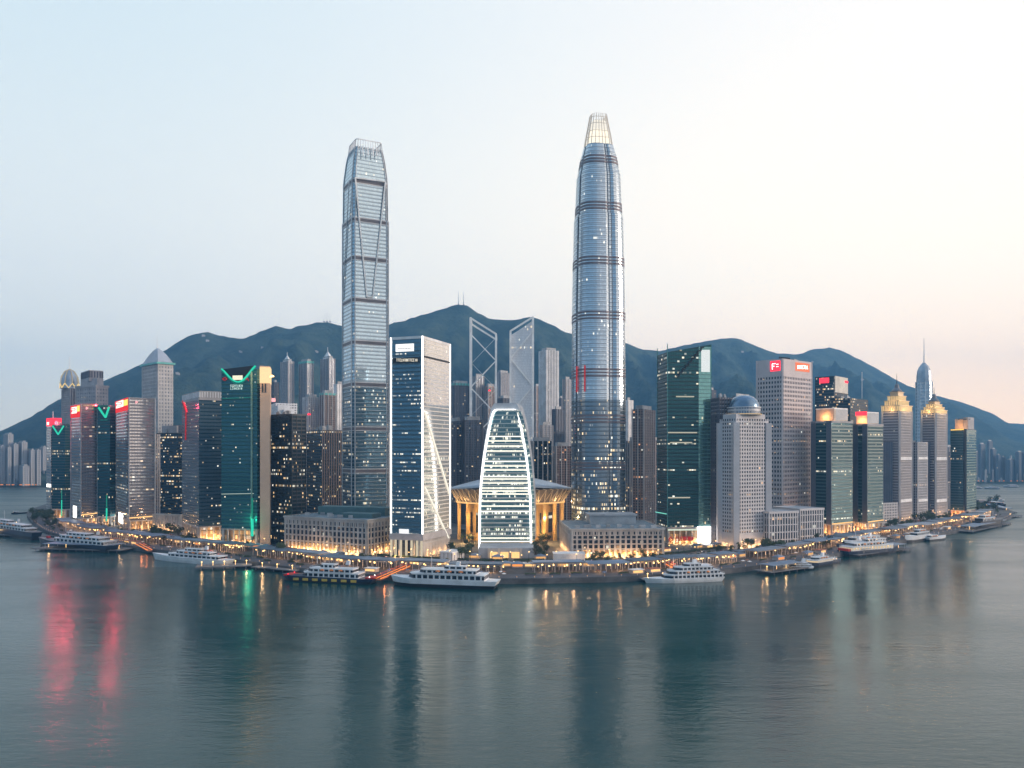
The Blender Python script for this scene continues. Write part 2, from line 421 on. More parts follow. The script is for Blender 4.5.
# ------------------------------------------------------------------ hills
RIDGE = [(-900, 438), (-500, 425), (-200, 440), (0, 431), (30, 417), (57, 400), (85, 390), (105, 380), (141, 364), (165, 350), (185, 336), (205, 331), (225, 336), (245, 338), (262, 330),
         (275, 325), (290, 328), (310, 323), (328, 321), (345, 326), (375, 328), (392, 323), (420, 315), (440, 309), (450, 306), (458, 303), (466, 304), (476, 311), (490, 318), (508, 320),
         (532, 316), (546, 321), (562, 330), (590, 338), (625, 342), (645, 350), (662, 350), (682, 345), (705, 341), (722, 338), (738, 338), (752, 344),
         (776, 353), (797, 354), (815, 348), (832, 347), (846, 352), (865, 362), (885, 373), (905, 384), (930, 394), (962, 402), (992, 413), (1010, 424), (1060, 440), (1150, 452), (1500, 440), (2000, 445)]
RIDGE2 = [(-900, 440), (0, 455), (600, 440), (800, 430), (900, 428), (960, 427), (990, 425), (1010, 423), (1040, 424), (1100, 418), (1300, 410), (1700, 425), (2000, 430)]
def prof(tab, x):
    for (x0, y0), (x1, y1) in zip(tab, tab[1:]):
        if x0 <= x <= x1:
            u = (x - x0) / (x1 - x0); return y0 + (y1 - y0) * u
    return tab[0][1] if x < tab[0][0] else tab[-1][1]
from mathutils import noise as mn
HB_ = {}
def hills(name, tab, d0_, dr, dend, mm, amp):
    mb = MB(); NX, NY = 560, 110; rows = []
    for j in range(NY + 1):
        u = j / NY; row = []
        for i in range(NX + 1):
            x = -900 + 2900 * i / NX
            d0 = d0_ + 260 * max(0, min(1, (x - 500) / 400)); Dr = dr(x); D = d0 + (Dr - d0) * (u / .72) if u < .72 else Dr + (dend - Dr) * ((u - .72) / .28)
            wx = (x - CX) * D / F
            zr = ZT(prof(tab, x), Dr) - 2
            s = min(1, u / .72); sh = s ** 1.25
            if u > .72: sh = 1 - ((u - .72) / .28) ** 1.3 * .98
            k = math.sin(math.pi * s) if u < .72 else 0
            nz = mn.fractal(Vector((wx * .0022, D * .0011, 3.1)), 1.0, 2.1, 5)
            gul = 1 - abs(mn.noise(Vector((wx * .0085 + nz, D * .0035, 2.2)))) * 2.4
            rid = 1 - abs(mn.noise(Vector((wx * .0035 + .3 * nz, D * .0009, 7.7)))) * 2.2
            z = zr * sh + k * amp * (nz * .7 + rid * .5 + gul * .16 - .40) * min(1, zr / 250) * min(1, (zr / 620) ** 1.5) * (1 - .35 * max(0, min(1, (x - 700) / 250)))
            fine = mn.fractal(Vector((wx * .02, D * .02, 1.0)), 1.0, 2.0, 3) * 7 * min(1, s * 2)
            row.append((wx, D, max(z + fine, 1.5) if j else 1.5))
        rows.append(row)
    mb.loft(rows, closed=False, cap=False, smooth=True, uvs=False)
    from mathutils.bvhtree import BVHTree
    HB_[name] = BVHTree.FromPolygons(mb.v, mb.f)
    tag(mb.build(name, mm), kind='structure')
m = mat('wooded_hillside'); t = NT(m); b = t.n('ShaderNodeBsdfPrincipled'); o = t.n('ShaderNodeOutputMaterial')
pos = t.n('ShaderNodeNewGeometry').outputs['Position']
f1 = t.ramp(t.noise(pos, .006, 6, .7), .38, .62); f2 = t.noise(pos, .06, 3, .7)
t.set(b.inputs['Base Color'], t.mix(f2, t.mix(f1, (.014, .036, .034), (.034, .068, .052)), t.mix(f1, (.04, .07, .06), (.10, .13, .10))))
t.set(b.inputs['Roughness'], .95); t.set(b.inputs['Specular IOR Level'], .1)
bp = t.n('ShaderNodeBump'); bp.inputs['Distance'].default_value = 40; bp.inputs['Strength'].default_value = .8; t.set(bp.inputs['Height'], t.noise(pos, .035, 5, .7)); t.set(b.inputs['Normal'], bp.outputs[0])
t.t.links.new(b.outputs[0], o.inputs[0]); HILL = m
hills('wooded_hills', RIDGE, 2230, lambda x: 4200 + 2500 * max(0, min(1, (x - 560) / 330)), 7300, HILL, 330)
hills('distant_hills', RIDGE2, 7350, lambda x: 7800, 8300, HILL, 60)

# ------------------------------------------------------------------ haze
m = mat('evening_haze'); t = NT(m); v = t.n('ShaderNodeVolumePrincipled'); o = t.n('ShaderNodeOutputMaterial')
v.inputs['Color'].default_value = (.21, .54, 1.0, 1); v.inputs['Density'].default_value = .00010; v.inputs['Anisotropy'].default_value = .1
t.t.links.new(v.outputs[0], o.inputs['Volume'])
mb = MB(); mb.prism([Vector((-8800, -1700)), Vector((8800, -1700)), Vector((8800, 8800)), Vector((-8800, 8800))], -1.6, 1150, bot=True)
tag(mb.build('haze', m), kind='stuff')

# ------------------------------------------------------------------ buildings
class Bd:
    def __init__(s, name, label, poly, ztop, fm, roof=ROOF, cat='tower', group=None, zb=GZ, base=0, roofname='roof', lob=None):
        s.poly = poly; s.z = ztop; c = sum(poly, Vector((0, 0))) / len(poly)
        s.root = empty(name, (c.x, c.y, zb), label, cat, group); s.zb = zb + base; s.D = poly[1].y
        mb = MB(); mb.prism(poly, s.zb, ztop, cap=False); s.part(mb, 'facade', fm)
        zt = ztop if isinstance(ztop, (list, tuple)) else [ztop] * len(poly)
        mb = MB(); mb.prism(offs(poly, -.05), min(zt) - .6, [q - .25 for q in zt]); s.part(mb, roofname, roof)
        s.zt = max(zt)
        if base: s.lobby(base, lob)
    def part(s, mb, name, m, label=None): return mb.build(name, m, s.root, label)
    def lobby(s, h, glowm=None, colm=None, sp=7, w=1.6):
        z0 = s.zb - h
        mb = MB(); mb.prism(offs(s.poly, -2.2), z0, s.zb, cap=False); s.part(mb, 'lobby_glazing', glowm or LOBBY)
        mb = MB(); mb.prism(offs(s.poly, .3), s.zb - .8, s.zb + .8, bot=True); s.part(mb, 'lobby_canopy', CONC)
        mb = MB(); mb.piers(offs(s.poly, -.8), z0, s.zb - .8, sp, w, .8); s.part(mb, 'columns', colm or STONE)
    def bands(s, m, step=4.0, h=.9, out_=.25, z0=None, z1=None, poly=None, name='floor_bands'):
        mb = MB(); mb.bands(poly or s.poly, z0 if z0 is not None else s.zb, z1 if z1 is not None else s.zt, step, h, out_); return s.part(mb, name, m)
    def piers(s, m, sp=3.2, w=.8, out_=.4, z0=None, z1=None, sides=None, name='piers', ends=True):
        mb = MB(); mb.piers(s.poly, z0 if z0 is not None else s.zb, z1 if z1 is not None else s.zt, sp, w, out_, sides, ends=ends); return s.part(mb, name, m)
    def grid(s, m, sp=3.2, pw=1.2, step=3.8, h=1.5, z0=None, z1=None, name='window_grid', sides=(0, 1), blank=0):
        mb = MB(); z0 = s.zb if z0 is None else z0; z1 = s.zt if z1 is None else z1
        mb.piers(s.poly, z0, z1, sp, pw, .45, sides); mb.bands(s.poly, z0, z1, step, h, .38)
        if blank: mb.prism(offs(s.poly, .42), z1 - blank, z1, cap=False)
        return s.part(mb, name, m)
    def edges(s, m, w=.8, z0=None, z1=None, idx=(0, 1, 2), name='edge_trim', r=None):
        mb = MB()
        for i in idx:
            p = s.poly[i]; mb.bar((p.x, p.y, s.zb if z0 is None else z0), (p.x, p.y, s.zt if z1 is None else z1), w)
        return s.part(mb, name, m)
    def cornice(s, m, h=1.6, out_=.6, z=None, name='cornice'):
        mb = MB(); z = s.zt if z is None else z; mb.prism(offs(s.poly, out_), z - h, z + .3, cap=False, bot=True)
        q = offs(s.poly, out_ - .9); mb.prism(list(reversed(q)), z - .3, z + .3, cap=False)
        a = offs(s.poly, out_); n = len(a)
        for i in range(n):
            j = (i + 1) % n; k = mb.add([(a[i].x, a[i].y, z + .3), (a[j].x, a[j].y, z + .3), (q[j].x, q[j].y, z + .3), (q[i].x, q[i].y, z + .3)]); mb.face((k, k + 1, k + 2, k + 3))
        return s.part(mb, name, m)
    def plant(s, n=4, m=None, h=(2, 5), seed=1, z=None, poly=None):
        rnd = random.Random(seed); p = poly or s.poly; z = s.zt if z is None else z
        for i in range(n):
            u, v = rnd.uniform(.2, .8), rnd.uniform(.2, .8)
            a = p[0].lerp(p[1], u); b_ = p[3].lerp(p[2], u); c = a.lerp(b_, v); hh = rnd.uniform(*h)
            L = (p[1] - p[0]).length * rnd.uniform(.1, .22); q = (p[2] - p[1]).length * rnd.uniform(.1, .22)
            d = p[1] - p[0]; mb = MB(); mb.box((c.x, c.y, z + hh / 2 - .3), (L, q, hh), math.atan2(d.y, d.x)); mb.box((c.x, c.y, z + hh - .1), (L * .6, q * .6, 1), math.atan2(d.y, d.x))
            s.part(mb, 'roof_plant', m or PLANT)
    def panel(s, face, x0, y0, x1, y1, m, name='sign', out_=.5, depth=.6, label=None):
        a, b_ = s.poly[face], s.poly[(face + 1) % len(s.poly)]
        p = onface(a, b_, x0, y1, out_); q = onface(a, b_, x1, y1, out_); zt = onface(a, b_, (x0 + x1) / 2, y0, out_).z; zb_ = onface(a, b_, (x0 + x1) / 2, y1, out_).z
        mb = MB(); e = (b_ - a).normalized(); nn = Vector((e.y, -e.x)) * depth
        pts = [p.xy - nn, p.xy, q.xy, q.xy - nn]
        mb.prism(pts, zb_, zt, bot=True); return s.part(mb, name, m, label)
    def pts(s, face, L, out_=.6):
        a, b_ = s.poly[face], s.poly[(face + 1) % len(s.poly)]; return [onface(a, b_, x, y, out_) for x, y in L]
    def line(s, face, L, r, m, name, out_=.6):
        mb = MB(); mb.path(s.pts(face, L, out_), r); return s.part(mb, name, m)
    def glyphs(s, face, segs, r, m, name='sign_lettering', out_=.9):
        mb = MB()
        for seg in segs: mb.path(s.pts(face, seg, out_), r)
        return s.part(mb, name, m)
    def uplights(s, face, n, e=1500, z=None, off=2.5, col=(1, .55, .22), t0=.08, t1=.92, r=.5):
        a, b_ = s.poly[face], s.poly[(face + 1) % len(s.poly)]; ev = (b_ - a).normalized(); nn = Vector((ev.y, -ev.x))
        for i in range(n):
            u = t0 + (t1 - t0) * (i + .5) / n; c = a.lerp(b_, u) + nn * off
            lamp((c.x, c.y, (z if z is not None else GZ + 1.5)), e, col, s.root, r, 'uplight')
def rect_text(b, face, x0, y0, x1, y1, rows, m, r, rnd=random.Random(3), name='sign_lettering'):
    segs = []
    for j in range(rows):
        ya = y0 + (y1 - y0) * (j + .1) / rows; yb = y0 + (y1 - y0) * (j + .85) / rows; x = x0
        while x < x1 - .5:
            w = rnd.uniform(.8, 1.5); k = rnd.choice('HLITEN')
            if k in 'HNLE': segs.append([(x, ya), (x, yb)])
            if k in 'HN': segs.append([(x + w * .7, ya), (x + w * .7, yb)])
            if k == 'H': segs.append([(x, (ya + yb) / 2), (x + w * .7, (ya + yb) / 2)])
            if k == 'N': segs.append([(x, ya), (x + w * .7, yb)])
            if k in 'LE': segs.append([(x, yb), (x + w * .7, yb)])
            if k in 'TE': segs.append([(x, ya), (x + w * .7, ya)])
            if k in 'IT': segs.append([(x + w * .35, ya), (x + w * .35, yb)])
            x += w + .35
    return b.glyphs(face, segs, r, m, name)

LOBBY = facade('lobby_glass', (.3, .2, .1), (.25, .2, .15), fh=5, bw=2.5, band=.12, mull=.15, lit=.9, litcol=(1, .55, .2), es=1.2, rows=.4, metal=.2, rough=.3, warm=.8)
G_TEAL = facade('teal_curtain_wall', (.02, .10, .12), (.02, .07, .08), lit=.06, bw=3, metal=.6, litcol=(1, .75, .42))
G_TEAL2 = facade('green_curtain_wall', (.015, .085, .09), (.01, .05, .055), lit=.05, bw=2.6, rows=.07, metal=.55, band=.4, litcol=(1, .85, .6), es=1.1)
G_BLUE = facade('blue_curtain_wall', (.05, .14, .22), (.05, .10, .14), lit=.09, bw=3, metal=.7)
G_DARK = facade('dark_curtain_wall', (.02, .04, .055), (.008, .014, .02), lit=.2, bw=3, metal=.6, rows=.04, litcol=(1, .66, .32), es=1.2)
G_GREY = facade('grey_curtain_wall', (.56, .53, .53), (.16, .15, .17), lit=.06, bw=3.2, metal=.85, band=.3, litcol=(1, .7, .4), grad=(150, 170, .05))
G_BROWN = facade('brown_curtain_wall', (.08, .07, .075), (.14, .11, .11), lit=.06, bw=3, metal=.5, mull=.4)
G_PUNCH = facade('window_glass', (.03, .04, .06), (.05, .06, .08), lit=.10, bw=3.2, band=.1, mull=.1, metal=.4, litcol=(1, .6, .3), es=1.0)
G_FIN1 = facade('silver_curtain_wall', (.46, .58, .66), (.28, .35, .41), fh=4.2, bw=3, lit=.10, metal=.9, jit=.008, fmetal=.6, frough=.3, rough=.06, band=.3, rows=.03, grad=(185, 240, .2), litcol=(1, .76, .45))
G_FIN0 = facade('dark_silver_curtain_wall', (.07, .14, .19), (.08, .13, .17), fh=4.2, bw=3, lit=.22, metal=.7, band=.3, rows=.05, litcol=(1, .76, .45))
G_ICC = facade('blue_silver_glass', (.52, .59, .66), (.30, .35, .41), fh=4.4, bw=1.5, lit=.04, metal=.85, band=.26, rows=.03, rough=.13, jit=.01, fmetal=.6, frough=.3, litcol=(1, .9, .7), mull=.08)
G_ICCL = facade('dark_reflection_glass', (.19, .24, .29), (.12, .16, .20), fh=4.4, bw=1.1, lit=.30, metal=.75, band=.3, rows=.12, rough=.12, litcol=(1, .72, .36), es=1.6, mull=.08, grad=(60, 190, .15))  # darker than the upper glass: dark reflections put into the colour
G_T1 = facade('tall_office_glass', (.10, .21, .29), (.08, .15, .20), fh=3.9, bw=3, lit=.26, metal=.65, rows=.06, litcol=(1, .88, .66), es=1.1)
G_T2 = facade('sky_bright_office_glass', (.80, .77, .73), (.66, .63, .58), fh=3.9, bw=3, lit=.1, metal=.9, band=.25, litcol=(1, .82, .5), grad=(75, 120, .1), rows=.06, jit=.008)  # pale base colour stands in for bright sky mirrored on the right face
G_SHELL = facade('shell_glazing', (.08, .20, .23), (.40, .48, .48), fh=4.2, bw=.9, lit=.5, metal=.5, band=.25, rows=.3, litcol=(1, .92, .70), es=1.3, warm=.4)
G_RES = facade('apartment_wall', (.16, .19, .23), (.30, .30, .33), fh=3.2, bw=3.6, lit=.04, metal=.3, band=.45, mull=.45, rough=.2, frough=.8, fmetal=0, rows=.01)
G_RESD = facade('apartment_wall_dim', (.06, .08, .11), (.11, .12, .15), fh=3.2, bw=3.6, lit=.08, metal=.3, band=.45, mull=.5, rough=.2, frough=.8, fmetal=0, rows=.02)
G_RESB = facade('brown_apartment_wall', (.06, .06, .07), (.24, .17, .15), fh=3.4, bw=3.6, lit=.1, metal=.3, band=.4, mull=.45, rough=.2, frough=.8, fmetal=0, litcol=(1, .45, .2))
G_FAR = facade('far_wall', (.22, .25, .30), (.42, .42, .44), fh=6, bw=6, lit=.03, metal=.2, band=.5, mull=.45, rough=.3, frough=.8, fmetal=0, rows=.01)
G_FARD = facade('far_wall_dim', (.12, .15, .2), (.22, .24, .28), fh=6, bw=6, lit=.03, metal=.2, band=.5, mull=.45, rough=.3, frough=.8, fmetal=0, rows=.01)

# --- left shore, from the tip
f = foot(46.5, 52, 60, 517.5, 62); b = Bd('slab_tower', 'thin lilac grey slab under a red rooftop sign at the left tip of the waterfront', foot(46.5, 51, 56, 517, 50), ZT(426, P(50, 517).y), G_GREY)
b.bands(CONC, 4, .8); b.panel(0, 47, 484, 51, 487, WLIT, 'sign'); D0 = b.D
mb = MB(); q = offs(foot(46.5, 53, 61.5, 517, 50), 0); mb.prism(q, ZT(426, D0), ZT(418, D0)); b.part(mb, 'rooftop_sign', RED)
for x in (48.5, 56.5):
    mb = MB(); a = onface(q[0] if x < 53 else q[1], q[1] if x < 53 else q[2], x, 423.5, .5); mb.box((a.x, a.y, a.z), (4.5, 2, 4.5), R(-35) if x < 53 else R(50)); b.part(mb, 'sign_lettering', glow('sign_white', (1, .9, .8), 1.8))
mb = MB(); a = PD(53, D0 + 10, 0); mb.bar((a.x, a.y, ZT(426, D0)), (a.x, a.y, ZT(411, D0)), .5); b.part(mb, 'mast', STEEL)

b = Bd('teal_tower', 'short teal glass tower with a green V light, nearest the left tip', foot(52, 65, 71, 518, 72), ZT(424, P(65, 518).y), G_TEAL, base=12)
b.bands(DARK, 4, .6); b.line(0, [(53, 426), (58.5, 434.5), (64, 426)], 1.1, GRN, 'neon_chevron'); b.line(0, [(53.5, 425.3), (64, 425.3)], .4, GRNS, 'neon_line')
lamp(PD(54, D0 - 14, ZT(424, D0)), 32000, (1, .04, .08), b.root, 4, 'added_sign_glow'); b.line(0, [(62, 516), (62, 500)], .7, GRN, 'light_strip'); b.line(0, [(62, 499), (62, 490)], .7, GRNS, 'light_strip'); b.uplights(0, 3, 2500, off=4); b.plant(2, seed=3)  # red point light added before the rooftop sign, for its streak on water

def neon_grey(x0, xc, x1, yt, yb, phi, label, seed):
    p = foot(x0, xc, x1, yb, phi); b = Bd('grey_tower', label, p, ZT(yt, p[1].y), G_GREY, ROOFL, base=11)
    b.bands(plain('slate_band', (.15, .14, .16), .3, .5), 4, .8, .25); b.edges(CONC, .9)
    w = xc - x0; b.panel(0, x0 + .3, yt + 2, xc - .3, yt + 14, glow('red_sign_box', (1, .04, .04), 1.1), 'sign_box', out_=.9)
    b.panel(0, x0 + 1.5, yt + 3.5, xc - w * .35, yt + 10, glow('sign_white', (1, .9, .8), 1.8), 'sign_screen', out_=1.3)
    b.panel(0, xc - w * .3, yt + 2.2, xc - .5, yt + 8, YEL, 'sign_glow_panel', out_=1.3)
    b.glyphs(0, [[(x0 + 2.2, yt + 5), (xc - w * .45, yt + 5), (xc - w * .45, yt + 6.8), (x0 + 2.2, yt + 6.8), (x0 + 2.2, yt + 8.6), (xc - w * .45, yt + 8.6)]], .45, RED, out_=1.7)
    a_ = onface(p[0], p[1], (x0 + xc) / 2, yt + 7, 14); lamp(a_, 55000, (1, .04, .08), b.root, 4, 'added_sign_glow')  # unseen point light added ahead of the sign box to redden walls and water
    b.glyphs(1, [[(xc + w * .5, yt + 3.5), (xc + w * .5 + 2, yt + 4.5), (xc + w * .5, yt + 6), (xc + w * .5, yt + 3.5)]], .5, PINK)
    b.panel(0, x0 + w * .25, 506 if seed == 2 else 513, x0 + w * .55, 517.5 if seed == 2 else 523, WLIT, 'light_panel')
    b.line(1, [(xc + .3, yb - 12), (x1 - .3, yb - 14)], .9, WARM2, 'canopy_light'); b.uplights(1, 3, 2500, off=4); b.uplights(0, 2, 2000, off=4); return b
neon_grey(71, 81, 97.5, 403.5, 527, 42, 'grey banded tower with a red neon sign box, between the two teal towers', 2)
b = Bd('teal_tower', 'taller teal glass tower with a green V light, wedged between the two red-signed grey towers', foot(97.5, 110, 115.5, 527, 74), ZT(405, P(110, 527).y), G_TEAL, base=13)
b.bands(DARK, 4, .6); b.line(0, [(99, 407.5), (106, 417.5), (113 - 3.5, 407)], 1.4, GRN, 'neon_chevron'); b.line(0, [(99, 406.2), (109.5, 405.8)], .4, GRNS, 'neon_line')
b.line(0, [(107, 521), (107, 508)], 1.0, GRN, 'light_strip'); b.line(0, [(107, 507), (107, 495)], .8, GRNS, 'light_strip'); b.uplights(0, 3, 3000, off=4)
b.glyphs(0, [[(101, 420), (104, 420)], [(105, 420), (108, 420)]], .5, GRNS)
neon_grey(115.5, 129, 155, 397.5, 530, 34, 'widest grey banded tower with a red neon sign box, facing the docked dark blue ferry', 5)
b = Bd('slab_tower', 'narrow windowless lilac slab standing behind the widest red-signed tower', foot(149, 153, 160, 524, 45), ZT(434, P(153, 524).y), G_GREY)
b.piers(CONC, 3, 1.2)
b = Bd('dark_tower', 'short dark glass tower with a pale top storey above the warm lit podium', foot(157, 178, 183, 519, 66), ZT(433, P(178, 519).y), G_DARK)
b.bands(DARK, 4, .7); b.cornice(DARK); mb = MB(); mb.prism(offs(b.poly, -6), b.z, b.z + 11); b.part(mb, 'penthouse', CONC); b.plant(4, seed=8, h=(4, 12))
b = Bd('low_podium', 'low warm lit stone podium under the short dark tower', foot(153, 180, 184, 531, 68), ZT(515, P(180, 531).y), WARM_ST if 'WARM_ST' in globals() else STONE, ROOFL, 'podium')
b.piers(STONE, 4, 1, .8); b.cornice(STONE); b.uplights(0, 6, 1600, off=3)
# domed and hatted towers behind
p = foot(61.5, 70, 78, None, 45, D=1400); zE = ZT(388, 1400)
b = Bd('domed_tower', 'lilac tower with a gold rimmed dome and thin spire behind the red signs', p, zE, G_GREY, ROOFL); b.piers(CONC, 5, 1.6)
c = sum(p, Vector((0, 0))) / 4; mb = MB(); mb.dome((c.x, c.y, zE), 15, 15, ZT(368, 1400) - zE, power=1.05); b.part(mb, 'dome', plain('dome_metal', (.33, .40, .50), .35, .5))
mb = MB(); mb.bar((c.x, c.y, ZT(369, 1400)), (c.x, c.y, ZT(355, 1400)), .6, 6); b.part(mb, 'spire', STEEL)
mb = MB()
for k in range(8):
    a0, a1, am = [2 * math.pi * (k + q) / 8 for q in (0, 1, .5)]
    pp = [(c.x + 15.6 * math.cos(a), c.y + 15.6 * math.sin(a), z) for a, z in ((a0, zE + 9), (am, zE + 1), (a1, zE + 9))]; mb.path(pp, .9)
b.part(mb, 'gold_rim', glow('gold_rim_light', (1, .72, .3), 1.1))
mb = MB()
for k in (0, 1, 2, 3, 4, 5, 6, 7):
    a = 2 * math.pi * k / 8; mb.path([(c.x + 15.6 * math.cos(a) * math.cos(q) ** 1.05, c.y + 15.6 * math.sin(a) * math.cos(q) ** 1.05, zE + 9 + (ZT(368, 1400) - zE - 9) * math.sin(q)) for q in (0, .5, 1.0, 1.5)], .7)
b.part(mb, 'dome_ribs', glow('dome_rib_light', (1, .8, .5), .5))
p = foot(76, 96, 108, None, 60, D=1350); b = Bd('stepped_tower', 'grey stepped hotel tower with a windowed rooftop block behind the first neon sign', p, ZT(385, 1350), G_RES, ROOFL)
b.grid(CONC, 5, 2, 6, 2.6); b.cornice(CONC, 3, 1.5)
mb = MB(); mb.prism(offs(p, -5), b.z, b.z + 12, 0); b.part(mb, 'setback_storey', CONC)
q = foot(81, 89, 103, None, 40, D=1362); mb = MB(); mb.prism(q, b.z + 8, ZT(370, 1362)); b.part(mb, 'rooftop_block', CONC)
mb = MB(); mb.piers(q, b.z + 14, ZT(371, 1362), 4.5, 2.2, .5); b.part(mb, 'louvres', CONCD)
p = foot(142, 158, 173, None, 45, D=1330); zE = ZT(362, 1330); b = Bd('hip_roofed_tower', 'tall pale tower with a green edged curved hat roof and spire', p, zE, G_RES, ROOFL)
b.grid(plain('pale_wall', (.52, .50, .49), .7), 5, 2.2, 6, 2.6); b.cornice(plain('teal_eave', (.10, .42, .40), .5), 3, 3)
c = sum(p, Vector((0, 0))) / 4; mb = MB(); rings = []
for k in range(7):
    u = k / 6; s_ = (1 - u) ** .70 if u < 1 else 0.02; rings.append([(c.x + (q_.x - c.x) * s_, c.y + (q_.y - c.y) * s_, zE + (ZT(346.5, 1345) - zE) * u) for q_ in p])
mb.loft(rings, cap=True); b.part(mb, 'hat_roof', plain('hat_roof_tiles', (.36, .40, .47), .5))
mb = MB(); mb.bar((c.x, c.y, ZT(348, 1345)), (c.x, c.y, ZT(333, 1345)), .8, 6, r2=.3); b.part(mb, 'spire', STEEL)
p = foot(173, 178, 186, None, 50, D=1240); Bd('plain_block', 'plain grey block in the gap right of the hat-roofed tower', p, ZT(425, 1240), G_RESD, cat='building').grid(CONCD, 4, 1.6)

# --- the pair of big dark towers on the left
b = Bd('blue_tower', 'blue glass tower with a red light streak and a pale crown storey', foot(182, 199, 221.5, 541, 35), ZT(398, P(199, 541).y), G_BLUE, base=15)
ob = b; b.bands(plain('blue_spandrel', (.05, .10, .14), .4), 4, .8, .25); b.cornice(CONC, 2)
mb = MB(); mb.prism(offs(b.poly, -.5), b.z - .2, b.z + 8); b.part(mb, 'crown_storey', CONC); mb = MB(); mb.piers(offs(b.poly, -.5), b.z + 1, b.z + 7, 3, .9, .5); b.part(mb, 'crown_piers', WHITE)
b.line(0, [(183, 401), (186.5, 412), (186, 440)], .8, REDD, 'light_strip'); b.line(0, [(184.5, 402), (187.5, 412)], .4, RED, 'light_strip'); b.uplights(1, 4, 5000, off=4); b.uplights(0, 2, 2500, off=4)
f_ = foot(199, 199.6, 221.5, 541, 35)
mb = MB(); mb.prism(offs(b.poly, .15), GZ + 15, b.z - 3, cap=False); 
p = foot(221.5, 257, 261, 546, 77); b = Bd('green_tower', 'dark green tower with glowing curved V neon top and beige lit side slab', p, [ZT(369, P(257, 546).y)] * 4, facade('green_dark_wall', (.03, .13, .16), (.02, .10, .11), lit=.07, bw=3, band=.42, rows=.09, metal=.6, litcol=(.95, .8, .55), es=1.0), base=17)
b.bands(plain('green_spandrel', (.02, .12, .13), .35), 4, 1.1, .3)
arc = [(222 + 34 * u, 369 + (14.5 * math.sin(math.pi * min(1, u)) ** 1.3) - 3 * u) for u in [i / 14 for i in range(15)]]
mb = MB(); A = b.pts(0, arc, .7); T_ = b.pts(0, [(x, 369.5 - 4 * (i / 14)) for i, (x, y) in enumerate(arc)], .7); k = mb.add([(*v.xy, v.z) for v in A] + [(v.x, v.y, v.z + .1) for v in T_])
for i in range(14): mb.face((k + i, k + i + 1, k + 16 + i, k + 15 + i))
b.part(mb, 'dark_top_panel', BLK); b.line(0, arc, 1.0, GRN, 'neon_curve', 1.0); b.line(0, [(x, y + 2.2) for x, y in arc], .5, GRNS, 'neon_curve', .9); a_ = onface(p[0], p[1], 252, 520, 8); lamp(a_, 5000, (.05, 1, .55), b.root, 3, 'strip_glow'); lamp(onface(p[0], p[1], 259, 375, 16), 12000, (1, .6, .25), b.root, 3, 'crown_glow_light')
b.panel(0, 233, 375.5, 243, 380, glow('pale_glow', (1, .95, .7), 1.2), 'lit_opening', .9); rect_text(b, 0, 231, 384.5, 243, 390, 2, glow('sign_mint', (.75, 1, .92), 1.0), .22)
b.line(0, [(252, 369), (252, 540)], 1.1, plain('sage_strip', (.20, .34, .28), .5), 'corner_strip'); b.line(0, [(253, 536), (253, 519)], 1.5, GRN, 'light_strip', 1.4); b.line(0, [(253, 518), (253, 498)], 1.1, GRNS, 'light_strip', 1.4)
b.line(0, [(223, 398.5), (251, 397.5)], .4, GRNS, 'neon_line'); b.line(0, [(222, 494), (254, 493.5)], .4, glow('line_mint', (.8, .95, .8), .7), 'light_line'); b.uplights(0, 5, 6000, off=5)
b.glyphs(0, [[(223, 379), (225.5, 377.5), (227.5, 379), (225, 380.5), (223, 379)], [(246, 380), (248, 378), (249, 381)]], .5, REDD)
q = foot(258.5, 259.5, 270, 546, 14); zt = ZT(366, q[1].y); mb = MB(); q = foot(258.5, 260, 270, 546, 14, dl=24); mb.prism(q, GZ, zt); b.part(mb, 'side_slab', plain('beige_slab', (.62, .44, .32), .6, var=.06))
mb = MB(); mb.prism(offs(q, .3), ZT(383, q[1].y), ZT(367, q[1].y), cap=False, bot=True); b.part(mb, 'lit_crown', glow('crown_light', (1, .70, .36), 1.4, True))
mb = MB(); a = PD(272, q[1].y - 2, ZT(377, q[1].y)); mb.dome(a, 2.2, 2.2, 2); mb.bar((q[2].x, q[2].y, a.z), a, .4); b.part(mb, 'side_lamp', WARM)
mb = MB()
for x in (262.5, 265.5): a = onface(q[1], q[2], x, 388, .35); mb.box((a.x, a.y, a.z), (1.2, .8, 9), R(14))
b.part(mb, 'louvres', DARK)
b = Bd('black_tower', 'black glass tower scattered with lit offices, right of the beige slab', foot(266, 292, 306, 546, 52), ZT(414, P(292, 546).y), G_DARK, base=0)
b.bands(DARK, 4, .7); b.piers(DARK, 6, .5, .4); b.cornice(DARK); b.plant(3, seed=4)
b = Bd('black_tower', 'shorter black office tower with a brown ribbed side, left of the tall silver tower', foot(306.5, 322, 343, 531, 36), ZT(430, P(322, 531).y), G_DARK)
b.piers(plain('brown_rib', (.16, .12, .12), .6), 3.2, 1.1, .5, sides=(1,), name='ribs'); b.bands(DARK, 4, .6); b.plant(4, seed=5, h=(3, 7))
